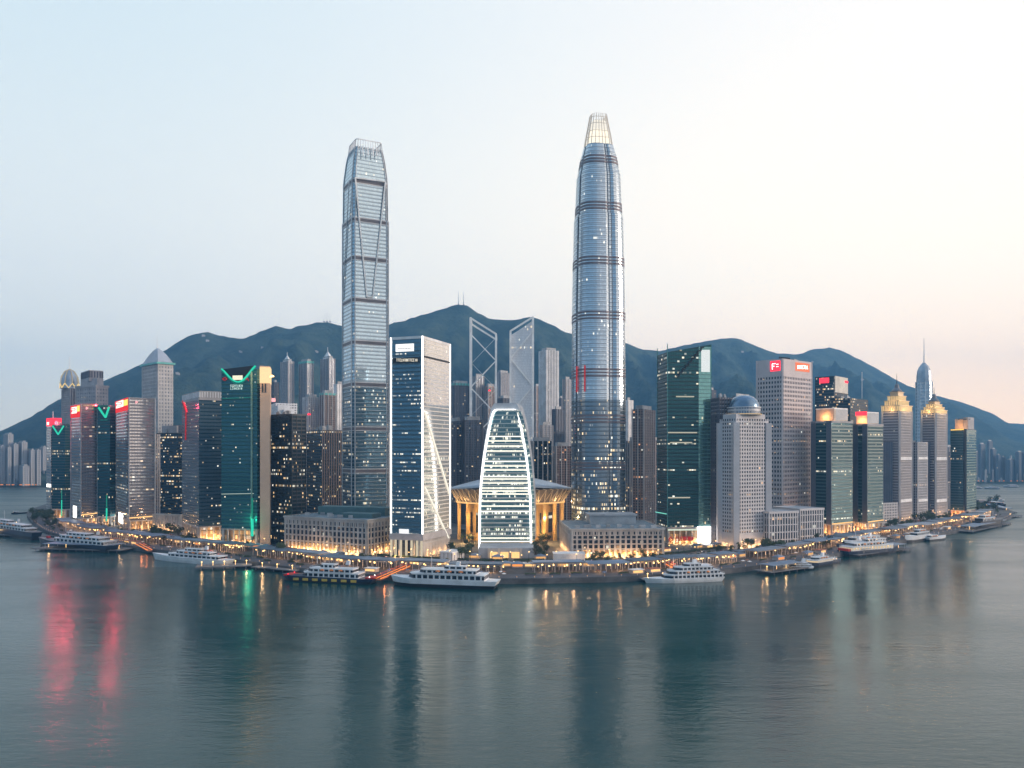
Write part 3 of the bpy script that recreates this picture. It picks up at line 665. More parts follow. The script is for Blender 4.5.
# behind them
b = Bd('stepped_office', 'white stepped office block with a pink roof light behind the black tower', foot(268, 276, 297, None, 25, D=1150), ZT(403, 1150), G_RES, ROOFL, 'office block')
b.grid(WHITE, 4, 1.4, 3.6, 1.6, sides=(0, 1)); q = foot(277, 279, 297, None, 25, D=1145)
for i in range(3):
    q = foot(276 + 6 * i, 278 + 6 * i, 290 + 4 * i, None, 25, D=1140 - i * 4); mb = MB(); mb.prism(q, 60, ZT(405 + 4.5 * i, 1140)); b.part(mb, 'stepped_storey', WHITE)
mb = MB(); a = PD(273.5, 1146, ZT(400, 1146)); mb.box(a, (5, 3, 5)); b.part(mb, 'roof_light', PINK)
def res(x0, xc, x1, yt, D, label, m=None, phi=45, name='apartment_tower', spire=0, round_=0, group=None, cat='apartment tower', roofm=None):
    p = foot(x0, xc, x1, None, phi, D=D); z = ZT(yt, D); b = Bd(name, label, p, z, m or G_RES, roofm or ROOFL, cat, group)
    b.piers(CONC if m is not G_RESD else CONCD, 7, 1.4, .7)
    mb = MB(); mb.prism(offs(p, -3.5), z - .3, z + 5); b.part(mb, 'roof_plant', PLANT)
    if spire:
        mb = MB(); c = sum(p, Vector((0, 0))) / 4; mb.cone(offs(p, -3), z, (c.x, c.y, z + spire * .7)); mb.bar((c.x, c.y, z + spire * .5), (c.x, c.y, z + spire), .7); b.part(mb, 'pointed_roof', WHITE)
    return b
res(280.5, 288, 294, 361, 1650, 'pale slender apartment tower with a pointed top, leftmost of three against the hill', spire=20)
res(299, 307, 313.5, 361, 1650, 'pale slender apartment tower with a flat green lit top, middle of three against the hill').cornice(plain('teal_eave', (.10, .42, .40), .5), 4, 1)
res(320.5, 329, 335, 358, 1650, 'pale slender apartment tower nearest the tall silver tower, tallest of three', spire=24)
res(271, 274, 279, 382, 1700, 'thin blue grey tower peeping up behind the beige slab', G_RESD)
b = res(303, 308, 319.5, 397, 1300, 'pale ribbed block with a red roof beacon under the slender apartment towers'); b.piers(WHITE, 3.5, 1, 1.0)
mb = MB(); a = PD(309, 1290, ZT(415, 1290)); mb.dome(a, 2.6, 2.6, 3); b.part(mb, 'beacon', RED)
b = res(319.5, 324, 336, 393, 1290, 'grey block with a teal roof edge left of the silver tower', G_RESB); b.cornice(plain('teal_eave', (.10, .42, .40), .5), 3, .6)
mb = MB(); a = PD(320, 1150, ZT(426, 1150)); 
res(334, 337, 345, 384, 1350, 'white slab block tucked against the left edge of the silver tower').piers(WHITE, 3, 2, .9)

# --- the tall silver tower
D1 = F * 100 / 90.0; base = foot(342, 352.5, 389, None, 28, D=D1); c1 = sum(base, Vector((0, 0))) / 4
T1 = empty('silver_tower', (c1.x, c1.y, GZ), 'very tall silver grey tower with tapering shoulders and a slatted open crown', 'skyscraper')
def chamfer(poly, d):
    out = []; n = len(poly)
    for i in range(n):
        a, p, q = poly[i - 1], poly[i], poly[(i + 1) % n]; out += [p + (a - p).normalized() * d, p + (q - p).normalized() * d]
    return out
def ring1(s_, z, d=3.0): return [(c1.x + (p.x - c1.x) * s_, c1.y + (p.y - c1.y) * s_, z) for p in chamfer(base, d)]
def z1(y): return ZT(y, D1 + 13)
prof1 = [(560, 1.0), (219.5, 1.0), (219, .965), (180, .95), (174, .925), (160, .84), (152, .77), (147, .70)]
mb = MB(); mb.loft([ring1(1.0, GZ), ring1(1.0, z1(383))], cap=False); mb.build('lower_facade', G_FIN0, T1)
mb = MB(); mb.loft([ring1(1.0, z1(383))] + [ring1(s_, z1(y)) for y, s_ in prof1[1:]]); mb.build('upper_facade', G_FIN1, T1)
FR = plain('silver_frame', (.55, .55, .57), .45, .3); MECH = plain('louvre_brown', (.17, .15, .16), .6)
def sc1(y):
    for (ya, sa), (yb, sb) in zip(prof1, prof1[1:]):
        if yb <= y <= ya: return sa + (sb - sa) * ((ya - y) / (ya - yb) if ya != yb else 1)
    return .7
def ringband(rf, y0, y1, o, m, name, parent, cf, zf):
    mb = MB(); s0 = sc1((y0 + y1) / 2) + o; mb.prism([Vector(p[:2]) for p in rf(s0, 0)], zf(y1), zf(y0), bot=True); mb.build(name, m, parent)
for y in (182, 220.5, 258.5, 300, 342, 383.5, 427.5, 469.5):
    ringband(ring1, y, y + 3.0, .012, MECH, 'mechanical_floor', T1, c1, z1); ringband(ring1, y - 1.2, y, .02, FR, 'ledge', T1, c1, z1); ringband(ring1, y + 3.0, y + 3.8, .02, FR, 'ledge', T1, c1, z1)
mb = MB()
z = z1(500)
while z < z1(176):
    s_ = sc1(HOR - (z - CAMZ) * F / D1) + .004; mb.prism([Vector(p[:2]) for p in ring1(s_, 0)], z, z + .5, bot=True); z += 4.2
mb.build('floor_bands', plain('silver_band', (.34, .40, .45), .3, .8), T1)
for i, px in enumerate((0, 1, 2, 3, 4, 5)):
    mb = MB(); pts = [Vector(ring1(s_ + .012, z1(y))[i]) for y, s_ in prof1]; pts[0].z = GZ; mb.path(pts, .75); mb.build('corner_mullion', FR, T1)
a, bb = base[1], base[2]
for L in ([(355, 178), (366.5, 297)], [(385, 182), (372.5, 297)], [(355, 178), (385, 182)], [(366.5, 297), (372.5, 297)]):
    mb = MB(); mb.path([onface(a, bb, x, y, 1.0) for x, y in L], 1.05); mb.build('frame_line', plain('pale_frame', (.80, .80, .80), .4), T1)
a0, b0 = base[0], base[1]
for L in ([(343.5, 300), (350, 180)],):
    mb = MB(); mb.path([onface(a0, b0, x, y, .8) for x, y in L], .6); mb.build('frame_line', FR, T1)
# crown of upright slats
mb = MB(); r0 = ring1(.80, z1(157)); r1 = ring1(.70, z1(140)); n = len(r0)
for i in range(n):
    j = (i + 1) % n; p0, p1, q0, q1 = Vector(r0[i]), Vector(r0[j]), Vector(r1[i]), Vector(r1[j]); k = max(1, int((p1 - p0).length / 3))
    for u in range(k + 1): mb.bar(p0.lerp(p1, u / k) + Vector((0, 0, 0)), q0.lerp(q1, u / k), .35)
    mb.bar(q0, q1, .5); mb.bar(p0.lerp(q0, .5), p1.lerp(q1, .5), .3)
mb.build('crown_slats', WHITE, T1)
mb = MB()
for x in (363, 368, 373, 377): mb.path([onface(base[1], base[2], x, 147, -2), onface(base[1], base[2], x, 156, 1)], .6)
mb.build('crown_fins', WHITE, T1)

# --- the rounded giant
D2 = 870.0; c2v = PD(598.2, D2); T2 = empty('rounded_tower', (c2v.x, c2v.y, GZ), 'tallest tower, rounded blue grey glass with banded floors and a glowing lantern crown', 'skyscraper')
def z2(y): return ZT(y, D2 - 20)
NR = 48
def ring2(r, z, extra=0):
    out = []
    for i in range(NR):
        a = 2 * math.pi * i / NR + R(18); c_, s_ = math.cos(a), math.sin(a)
        q = (abs(c_) ** 3.4 + abs(s_) ** 3.4) ** (-1 / 3.4)
        g = .955 if i % 12 in (0, 11) else 1.0     # shallow upright grooves
        th = a + R(10)
        out.append((c2v.x + (r * g + extra) * q * math.cos(th) * 1, c2v.y + (r * g + extra) * q * math.sin(th), z))
    return out
prof2 = [(570, 27.5), (400, 27.2), (295, 26.5), (214, 24.6), (213, 23.6), (172, 21.9), (168, 20.8), (152, 18.0), (141, 15.2)]
def r2(y):
    for (ya, ra), (yb, rb) in zip(prof2, prof2[1:]):
        if yb <= y <= ya: return ra + (rb - ra) * (ya - y) / (ya - yb)
    return 14.9
sq = 1.0
mb = MB(); mb.loft([ring2(prof2[0][1] * sq, GZ), ring2(r2(400) * sq, z2(400))], cap=False, smooth=False); mb.build('lower_facade', G_ICCL, T2)
mb = MB(); mb.loft([ring2(r2(y) * sq, z2(y)) for y in (400, 350, 295, 255, 214, 213, 190, 172, 168, 160, 152, 146, 141)]); mb.build('upper_facade', G_ICC, T2)
def band2(y0, y1, e, m, name): mb = MB(); mb.prism([Vector(p[:2]) for p in ring2(r2((y0 + y1) / 2) * sq, 0, e)], z2(y1), z2(y0), bot=True); mb.build(name, m, T2)
BR = plain('louvre_mauve', (.17, .14, .16), .5, .2)
for y in (154, 202, 257, 312, 369, 415, 462):
    for k in range(3): band2(y + k * 3.2, y + k * 3.2 + 1.6, .45, BR, 'mechanical_louvre')
for ya_, yb_, nm_ in ((535, 400, plain('dark_reflection_band', (.17, .21, .26), .35, .7)), (400, 150, plain('blue_band', (.30, .36, .42), .3, .8))):  # lower bands darkened along with the painted reflection in the glass
    mb = MB(); z = z2(ya_)
    while z < z2(yb_):
        y = HOR - (z - CAMZ) * F / (D2 - 20); mb.prism([Vector(p[:2]) for p in ring2(r2(y) * sq, 0, .22)], z, z + .4, bot=True); z += 4.4
    mb.build('floor_bands', nm_, T2)
for i in (0, 11, 12, 23, 24, 35, 36, 47):
    mb = MB(); pts = [Vector(ring2(r2(y) * sq, z2(y), .2)[i]) for y in (535, 400, 295, 214, 213, 172, 168, 152, 142)]; pts[0].z = GZ; mb.path(pts, .45); mb.build('upright_groove', plain('groove_dark', (.05, .08, .12), .4, .4), T2)
def pt2(x, y, e=1.0):
    r = r2(y) * sq + e; X = (x - CX) / F * (D2 - r * .93) ; best = min(ring2(r2(y) * sq, z2(y), e), key=lambda p: abs(p[0] / p[1] * F + CX - x) + (1000 if p[1] > D2 else 0)); return Vector(best)
for x in (577, 585.5):
    mb = MB(); mb.path([pt2(x, 366), pt2(x, 392)], .8); mb.build('red_light_strip', REDD, T2)
mb = MB(); zz = z2(141)
for i in range(0, NR, 2):
    ps = []
    for y, r in ((144, 15.0), (132, 13.2), (120, 10.8), (108, 8.6)): q = ring2(r * sq, z2(y))[i]; ps.append(Vector(q))
    mb.path(ps, .42)
mb.build('lantern_fins', plain('lantern_fin', (.50, .46, .42), .5, emit=(1, .8, .55), es=.12), T2)  # faint emission painted on the fins, as if lit by the core
mb = MB()
for y, r in ((134, 13.5), (127, 12.2), (119, 10.7), (112, 9.4)):
    q = ring2(r * sq, z2(y)); mb.path([Vector(p) for p in q] + [Vector(q[0])], .3)
mb.build('lantern_hoops', plain('lantern_fin', (.50, .46, .42), .5, emit=(1, .8, .55), es=.12), T2)  # hoops share the faint painted glow of the fins
mb = MB(); mb.loft([ring2(13 * sq, z2(143)), ring2(12 * sq, z2(136)), ring2(9.6 * sq, z2(125))]); mb.build('lantern_core', glow('lantern_light', (1, .90, .72), 1.5, True), T2)
mb = MB(); mb.loft([ring2(9.2 * sq, z2(125)), ring2(7.4 * sq, z2(115))]); mb.build('lantern_top', glow('lantern_pale', (1, .93, .80), 1.2), T2)

# --- stone podium halls
def podium(label, poly, zt, lights=(9, 4), e=1500):
    b = Bd('stone_hall', label, poly, zt, G_PUNCH, plain('blue_roof', (.15, .20, .24), .7, var=.3), 'hall')
    H = zt - GZ; mb = MB()
    mb.piers(poly, GZ, zt, 5.2, 1.7, .9, (0, 1, 2, 3)); b.part(mb, 'pilasters', STONE)
    mb = MB(); mb.bands(poly, GZ + H * .28, zt - H * .2, H * .17, H * .045, .6); b.part(mb, 'string_courses', STONE)
    mb = MB(); mb.prism(offs(poly, .75), zt - H * .24, zt - H * .20, cap=False, bot=True); mb.prism(offs(poly, .7), zt - H * .1, zt, cap=False, bot=True); b.part(mb, 'frieze', STONE)
    mb = MB(); mb.piers(poly, zt - H * .21, zt - H * .09, 2.6, 1.1, .6, (0, 1)); b.part(mb, 'attic_piers', STONE)
    mb = MB(); mb.prism(offs(poly, .5), GZ, GZ + H * .07, cap=False); b.part(mb, 'plinth', STONE)
    b.cornice(STONE, 1.2, 1.4); 
    mb = MB(); mb.prism(offs(poly, -.2), GZ + 1, GZ + H * .27, cap=False); mb.v = [v for v in mb.v]; b.part(MB().prism(offs(poly, .12), GZ + H * .08, GZ + H * .26, cap=False), 'ground_floor_windows', LOBBY)
    b.uplights(0, lights[0], e, off=2.6, z=GZ + 2.5); b.uplights(1, lights[1], e, off=2.6, z=GZ + 2.5)
    return b
p = foot(285, 367, 391, 556, 63, dr=70); zt = ZT(520, p[1].y)
b = podium('long stone hall with warm lit ground floor, left of the white edged office tower', p, zt, (13, 6), 2600)
for x0, xc, x1, y0, D_, h in ((318, 385, 392, 0, 800, 8), (340, 372, 380, 0, 775, 4)):
    q = foot(x0, xc, x1, None, 70, D=D_, dr=18); mb = MB(); mb.prism(q, zt - .4, zt + h); b.part(mb, 'roof_storey', plain('teal_roof', (.08, .15, .16), .7))
for i in range(7):
    u = .1 + .12 * i; c = p[0].lerp(p[1], u) + (p[3] - p[0]).normalized() * random.uniform(12, 40); mb = MB(); mb.box((c.x, c.y, zt + 1), (random.uniform(4, 8), 4, 2.6), .2); b.part(mb, 'roof_plant', PLANT)
p = foot(553, 571.5, 663.5, 558, 3, dl=90); zt = ZT(529, p[1].y); p2 = p
b = podium('stone hall with grey roofs at the foot of the tallest rounded tower', p, zt, (6, 13), 2600)
q = foot(585, 590, 636, None, 3, D=790, dl=28); mb = MB(); mb.prism(q, zt - .4, zt + 9); b.part(mb, 'roof_storey', plain('grey_roof', (.26, .30, .34), .7)); mb = MB(); mb.prism(offs(q, 1), zt + 8, zt + 9.6, bot=True); b.part(mb, 'roof_slab', ROOFL)
for i in range(8):
    c = p[1].lerp(p[2], .08 + .12 * i) + (p[0] - p[1]).normalized() * random.uniform(10, 22); mb = MB(); mb.box((c.x, c.y, zt + .9), (random.uniform(3, 7), 3.5, 2.4), .1); b.part(mb, 'roof_plant', PLANT)

# --- white edged office tower
p = foot(391, 422.5, 450, 558, 70); DD = p[1].y; zt = ZT(336, DD)
b = Bd('white_edged_tower', 'square office tower with glowing white edges and diagonal light lines on its side', p, zt, G_T1, ROOFL, base=17, lob=G_PUNCH)
bt = b
mb = MB(); mb.prism([p[1] + (p[2] - p[1]).normalized() * .2 + Vector((.25, -.1)), p[2] + Vector((.25, -.1)), p[2] + Vector((-.6, .2)), p[1] + (p[2] - p[1]).normalized() * .2 + Vector((-.6, .2))], b.zb, zt, cap=False); b.part(mb, 'side_glazing', G_T2)
b.bands(plain('t_band', (.09, .16, .21), .3, .4), 3.9, .7, .3, z1=ZT(347, DD), poly=[p[0], p[1], p[1] + (p[2] - p[1]).normalized() * .5, p[0] + (p[2] - p[1]).normalized() * .5])
b.edges(WLIT, 1.0, name='lit_edge'); b.cornice(WHITE, 2.2, .5)
for L in ([(424.5, 412), (449, 494)], [(424.5, 487), (448, 538)]): b.line(1, L, .7, glow('diagonal_light', (1, .93, .78), 1.3), 'diagonal_light_line', .9)
b.line(1, [(424, 356.5), (449, 362.5)], 1.0, BLK, 'dark_slot', .6)
b.panel(0, 396, 344, 414, 351.5, glow('sign_plaque', (1, 1, 1), 1.5), 'sign_plaque', .8); b.glyphs(0, [[(399 + 1.6 * i, 348.6), (400.2 + 1.6 * i, 348.2)] for i in range(8)], .35, BLK, out_=1.5)
b.panel(0, 393, 357.5, 420, 363, BLK, 'sign_band', .8); rect_text(b, 0, 397, 358.6, 418, 362, 1, glow('sign_cream', (1, .92, .75), .9), .38)
b.panel(0, 399.5, 529, 409, 540, glow('white_panel', (1, 1, 1), 1.2), 'screen', .9)
mb = MB(); mb.prism(offs(p, 1.2), b.zb - 1, b.zb + 5, bot=True); b.part(mb, 'base_storey', CONC)
mb = MB(); mb.piers(offs(p, .3), GZ, b.zb - 1, 5.4, 1.9, 1.0, (0,)); b.part(mb, 'arcade_columns', glow('arcade_glow_stone', (1, .85, .6), .75))  # columns emit by themselves, in place of lamplight falling on the stone
mb = MB(); mb.prism([p[1], p[2], p[2].lerp(p[3], .2), p[1].lerp(p[0], .2)], GZ, b.zb, cap=False); mb.prism(offs([p[1], p[2], p[2].lerp(p[3], .2), p[1].lerp(p[0], .2)], .4), GZ + 12, GZ + 14, bot=True); b.part(mb, 'side_wing', STONE)
b.uplights(0, 4, 2500, off=3); b.uplights(1, 4, 1800, off=3)

# --- arched shell building
Df = P(505, 549).y; cxs = 505.2
def shp(y):
    T = [(552, 25.8), (540, 25.9), (500, 25.2), (480, 23.8), (462, 21.8), (445, 19.2), (430, 16.4), (418, 13.6), (412, 11.6), (410, 9.5)]
    for (ya, wa), (yb, wb) in zip(T, T[1:]):
        if yb <= y <= ya: return wa + (wb - wa) * (ya - y) / (ya - yb)
    return T[-1][1]
TS = empty('arched_tower', (PD(cxs, Df).x, Df + 15, GZ), 'curved shell shaped white tower outlined in white light at the centre of the waterfront', 'office building')
ys = [552, 545, 530, 515, 500, 490, 480, 471, 462, 453, 445, 437, 430, 424, 418, 414, 411.5, 410]
def outline(D, y, k=1.0, add=0): w = shp(y) * k + add; return PD(cxs - w, D).x, PD(cxs + w, D).x
zb_ = ZT(547, Df)
def shellring(k, add, yfront, dback, up=0, lean=0):
    rings = []
    for y in ys:
        x0, x1 = outline(Df, y, k, add); z = max(GZ + 8, ZT(y, Df) + up * (552 - y) / 142)
        u = (552 - y) / 142.0
        rings.append([(x0, Df + yfront, z), (x1, Df + yfront, z), (x1 + 5 * k, Df + dback - 6 * u, z), (x0 + 2, Df + dback - 6 * u, z)])
    return rings
mb = MB(); mb.loft(shellring(1.0, 1.1, 1.2, 42, 7)); mb.build('shell_body', plain('shell_grey', (.42, .46, .52), .4, .3), TS)
mb = MB(); mb.loft(shellring(.975, 0, 0, 4, 0)); mb.build('front_glazing', G_SHELL, TS)
for sgn in (-1, 1):
    mb = MB(); pts = []
    for y in ys: x0, x1 = outline(Df, y, 1.0, 0); pts.append(((x0 if sgn < 0 else x1), Df - .8, ZT(y, Df)))
    mb.path(pts, 1.1, 6); mb.build('lit_edge', WLIT, TS)
mb = MB(); x0, x1 = outline(Df, 410); mb.bar((x0, Df - .8, ZT(410, Df)), (x1, Df - .8, ZT(410, Df)), .9, 6); mb.build('lit_edge', WLIT, TS)
mb = MB(); x0, x1 = outline(Df, 552); mb.bar((x0, Df - .8, ZT(546.5, Df)), (x1, Df - .8, ZT(546.5, Df)), .9, 6); mb.build('lit_edge', WLIT, TS)
mb = MB(); z = GZ + 14
while z < ZT(412, Df):
    y = HOR - (z - CAMZ) * F / Df; x0, x1 = outline(Df, y, .97); mb.box(((x0 + x1) / 2, Df - .1, z), (x1 - x0, 1.2, .75)); z += 4.2
mb.build('floor_fins', plain('pale_fin', (.62, .64, .64), .5), TS)
mb = MB(); z = GZ + 14; k = 0
for yy in (544.5, 541.5, 538, 511.5, 506, 501, 494, 491, 488, 483, 479, 476.5, 470, 466, 461.5, 451, 446, 441, 436.5, 434, 431.5, 429, 424, 418):
    x0, x1 = outline(Df, yy, .955); z = ZT(yy, Df); mb.box(((x0 + x1) / 2, Df - .5, z), (x1 - x0, .8, 1.0))
mb.build('lit_floor_lines', glow('floor_light', (1, .94, .78), 1.9), TS)
mb = MB()
for k in range(9):
    rr = shellring(1.0, 1.25, 1.2, 42, 7); 
    pts = [Vector(r[1]).lerp(Vector(r[2]), (k + .5) / 9) + Vector((.3, 0, 0)) for r in rr]; mb.path(pts, .3)
mb.build('side_mullions', WHITE, TS)
q = foot(478, 478.6, 534, 558, 0, dl=40); mb = MB(); mb.prism(q, GZ, ZT(548, q[1].y)); mb.build('entrance_block', plain('entrance_stone', (.36, .38, .42), .6), TS)
for x0, x1 in ((490, 497.5), (500.5, 508.5), (511.5, 519.5)):
    a = PD(x0, q[1].y - .3); c = PD(x1, q[1].y - .3); mb = MB(); mb.box(((a.x + c.x) / 2, a.y, (GZ + ZT(551, a.y)) / 2 - .5), (c.x - a.x, 1, ZT(551, a.y) - GZ - 1)); mb.build('lit_doorway', WARM2, TS)
mb = MB()
for x in (488.5, 499, 510, 521): a = PD(x, q[1].y - 1.5); mb.box((a.x, a.y, GZ + 4.5), (1.6, 1.6, 9))
mb.build('door_pillars', STONE, TS)
for x in (493, 504, 515): lamp(PD(x, q[1].y - 7, 8), 500, parent=TS)

# --- exhibition hall with spreading roof
Dh = 905.0; ch = PD(510.5, Dh); H_ = empty('exhibition_hall', (ch.x, ch.y, GZ), 'gold lit exhibition hall with a wide curved roof behind the arched tower', 'hall')
zr = 56.0; RX, RY = 70.0, 52.0
mb = MB(); rings = []
for rr, z in ((1.0, zr + 6), (1.0, zr + 7.5), (.86, zr + 10), (.65, zr + 13.5), (.4, zr + 17), (.15, zr + 19)):
    rings.append([(ch.x + RX * rr * math.cos(a), ch.y + RY * rr * math.sin(a), z - 2.5 * math.cos(2 * a) * rr) for a in [2 * math.pi * i / 60 for i in range(60)]])
mb.loft(rings, smooth=True); mb.build('curved_roof', plain('hall_roof', (.42, .48, .56), .4, .2), H_)
mb = MB(); rings = [[(ch.x + RX * rr * math.cos(a), ch.y + RY * rr * math.sin(a), z) for a in [2 * math.pi * i / 60 for i in range(60)]] for rr, z in ((.84, zr - 10), (.99, zr + 5.4))]
mb.loft(rings, cap=False); mb.build('eave_soffit', plain('soffit', (.16, .13, .11), .7), H_)
mb = MB(); N_ = 48
for i in range(N_):
    a, a2, a3 = [2 * math.pi * (i + k) / N_ for k in (0, .5, 1)]
    e0 = Vector((ch.x + RX * .86 * math.cos(a), ch.y + RY * .86 * math.sin(a), zr - 9)); e1 = Vector((ch.x + RX * .995 * math.cos(a2), ch.y + RY * .995 * math.sin(a2), zr + 5)); e2 = Vector((ch.x + RX * .86 * math.cos(a3), ch.y + RY * .86 * math.sin(a3), zr - 9))
    mb.bar(e0, e1, .45); mb.bar(e1, e2, .45)
    f0 = Vector((ch.x + RX * math.cos(a), ch.y + RY * math.sin(a), zr + 6)); mb.bar(e1, f0, .4)
mb.build('roof_truss', plain('truss_tan', (.62, .52, .40), .5), H_)
mb = MB(); k_ = [Vector((ch.x + RX * .87 * math.cos(a), ch.y + RY * .87 * math.sin(a), zr - 10)) for a in [2 * math.pi * i / 60 for i in range(61)]]; mb.path(k_, 1.1); mb.build('gold_ring_beam', glow('glowing_gold_beam', (1, .56, .2), 1.3), H_)  # beam made to glow, its warm lighting put into the material
mb = MB(); rings = [[(ch.x + RX * .70 * math.cos(a), ch.y + RY * .70 * math.sin(a), z) for a in [2 * math.pi * i / 40 for i in range(40)]] for z in (GZ, zr - 8)]
mb.loft(rings, cap=False); mb.build('hall_wall', plain('gold_wall', (.56, .36, .16), .6), H_)
for i in range(20):
    a = 2 * math.pi * (i + .5) / 20; c = Vector((ch.x + RX * .71 * math.cos(a), ch.y + RY * .71 * math.sin(a), 24)); mb = MB(); mb.box(c, (1.2, 7, 22), a); mb.build('tall_window', G_PUNCH, H_)
for i in range(16):
    a = 2 * math.pi * (i + .5 + .18 * (i % 2)) / 16; mb = MB(); mb.box((ch.x + RX * .84 * math.cos(a), ch.y + RY * .84 * math.sin(a), (GZ + zr - 10) / 2), (3.4, 3.4, zr - 10 - GZ), a); mb.build('column', GOLD, H_)
for x, y_, zz in ((452, -52, 12), (464, -48, 10), (474, -44, 16), (540, -44, 16), (548, -48, 10), (560, -50, 12), (458, -38, 30), (556, -38, 30), (468, -36, 30), (545, -36, 30)):
    a = PD(x, Dh + y_); lamp((a.x, a.y, zz), 10000, (1, .62, .24), H_, 1)

for i in range(14):
    a = 2 * math.pi * (i + .5) / 14; lamp((ch.x + RX * .93 * math.cos(a), ch.y + RY * .93 * math.sin(a), zr - 9), 3500, (1, .62, .28), H_, .8)
# --- two open truss towers
def truss_tower(x0, x1, yl, yr, yb, D, label, flip=False, panel=None):
    a = PD(x0, D); c = PD(x1, D); w = c.x - a.x; dp = w * .9
    T_ = empty('truss_tower', ((a.x + c.x) / 2, D + dp / 2, GZ), label, 'skyscraper'); fm = plain('truss_white', (.93, .93, .94), .35)
    zl, zr_ = ZT(yl, D), ZT(yr, D); corners = [(a.x, D, zl), (c.x, D, zr_), (c.x, D + dp, zr_ - 4), (a.x, D + dp, zl - 4)]
    for x, y, z in corners: mb = MB(); mb.bar((x, y, GZ), (x, y, z), 2.2 if y == D else 1.3); mb.build('corner_column', fm, T_)
    mb = MB(); mb.path([corners[i % 4] for i in range(5)], 1.9); mb.build('top_frame', fm, T_)
    zlo = min(zl, zr_); n = 2; seg = (zlo - 118) / n
    for face in range(4):
        p0, p1 = corners[face], corners[(face + 1) % 4]
        for k in range(n):
            zb2 = 118 + seg * k; zt2 = zb2 + seg * .5; zu = zt2 + seg * .5
            mb = MB(); A_ = (p0[0], p0[1], zb2) if not flip else (p1[0], p1[1], zb2); B2 = (p1[0], p1[1], zt2) if not flip else (p0[0], p0[1], zt2); C_ = (A_[0], A_[1], min(zu, zlo if (k < n) else zlo))
            if k < n or True:
                mb.bar(A_, B2, 1.25 if face == 0 else .4); 
                if C_[2] > B2[2]: mb.bar(B2, C_, 1.25 if face == 0 else .4)
                mb.build('diagonal_brace', fm, T_)
    if panel:
        mb = MB(); mb.prism([Vector((a.x + 1.5, D + 3)), Vector((c.x - 1.5, D + 3)), Vector((c.x - 1.5, D + dp - 3)), Vector((a.x + 1.5, D + dp - 3))], GZ, [zl - 6, zr_ - 6, zr_ - 9, zl - 9]); mb.build('glass_core', panel, T_)
    return T_
truss_tower(470.5, 496, 318, 334, 421, 1230, 'open white diagrid tower frame with a slanting top, left of its pair, hill showing through')
truss_tower(510.5, 533, 331, 317, 439, 1230, 'white diagrid tower with pale glass inside its frame, right of the see-through one', True, facade('pale_core_glass', (.78, .78, .80), (.66, .66, .70), lit=.01, metal=.25, rough=.3, band=.15, jit=.004))
for k, (x0, xc, x1, yt, m_, lb) in enumerate(((473, 476, 484, 376, G_RES, 'pale apartment block seen through the open diagrid tower'), (484, 488, 497, 386, G_RESB, 'brown apartment block with a red dot behind the open diagrid tower'))):
    b = res(x0, xc, x1, yt, 1500, lb, m_, group=None)
    if k: mb = MB(); a = PD(489.5, 1470, ZT(391, 1470)); mb.dome(a, 2.4, 2.4, 2.5); b.part(mb, 'beacon', RED)

# --- blocks behind the centre
res(450.5, 455, 470, 383, 1500, 'blue grey block with a teal parapet and rooftop pipes, right of the white edged tower', G_RESD, 30).cornice(plain('teal_eave', (.10, .42, .40), .5), 4, .6)
res(448, 456, 463, 421, 1080, 'dark ribbed block directly beside the white edged tower', G_RESD, 25, 'office_block', cat='office block')
res(462, 465, 483, 420, 1070, 'wide dark ribbed block left of the arched tower', G_RESD, 12, 'office_block', cat='office block')
res(530, 533, 552.5, 441, 1060, 'black office block with scattered lights right of the arched tower', G_DARK, 8, 'office_block', cat='office block', roofm=ROOF)
res(552, 556, 572, 446, 1100, 'brown block between the black block and the rounded tower', G_RESB, 12, 'office_block', cat='office block')
res(539, 546, 558.5, 350, 1450, 'tall pale residential tower standing alone left of the rounded tower', None, 30).piers(WHITE, 3.6, 1.6, .9)
res(562.5, 566, 572, 379, 1500, 'slim pale apartment tower at the left edge of the rounded tower')
res(552, 556, 564, 409, 1350, 'blue grey apartment block below the tall pale residential tower', G_RESD)
res(540, 543, 553, 425, 1250, 'small stepped grey block above the black office block')
res(624, 628, 633, 400, 1400, 'pale slab beside the right edge of the rounded tower').piers(WHITE, 3, 2, .9)
res(626, 630, 640, 441, 1050, 'black block low beside the rounded tower', G_DARK, 20, 'office_block', cat='office block', roofm=ROOF)
b = res(632, 644, 655, 409, 1000, 'reddish brown apartment slab left of the green glass tower', G_RESB, 60)
res(690, 694, 716, 388, 1500, 'grey block hidden behind the green glass tower', G_RESD)

# --- right hand side
p = foot(653, 667.5, 711, 544, 6, dl=38); Dg = p[1].y
b = Bd('green_glass_tower', 'green glass tower with a slanting stepped roof line and two white screens', p, [ZT(351.5, Dg), ZT(352, Dg), ZT(344.5, p[2].y), ZT(346, Dg)], G_TEAL2, base=17)
b.bands(plain('green_band', (.008, .055, .06), .35), 4, 1.0, .25, z1=ZT(380, Dg))
mb = MB(); A_ = onface(p[1], p[2], 698.5, 350, .35); B_ = onface(p[1], p[2], 710.6, 350, .35)
mb.prism([A_.xy, B_.xy, B_.xy + Vector((0, .6)), A_.xy + Vector((0, .6))], b.zb, ZT(346.5, Dg), bot=True); b.part(mb, 'pale_bay', facade('pale_sheen_glass', (.22, .42, .38), (.16, .30, .28), lit=.02, bw=3, metal=.75, rows=.0, band=.2))  # bay coloured paler to stand in for its stronger reflection
st = []
for i in range(9):
    x = 676 + i * 3.1; y = 376 - i * 3.6; st += [(x, y), (x + 3.1, y)]
b.line(1, st, .9, BLK, 'stepped_slot', .9); b.edges(plain('green_trim', (.08, .25, .24), .4), .6)
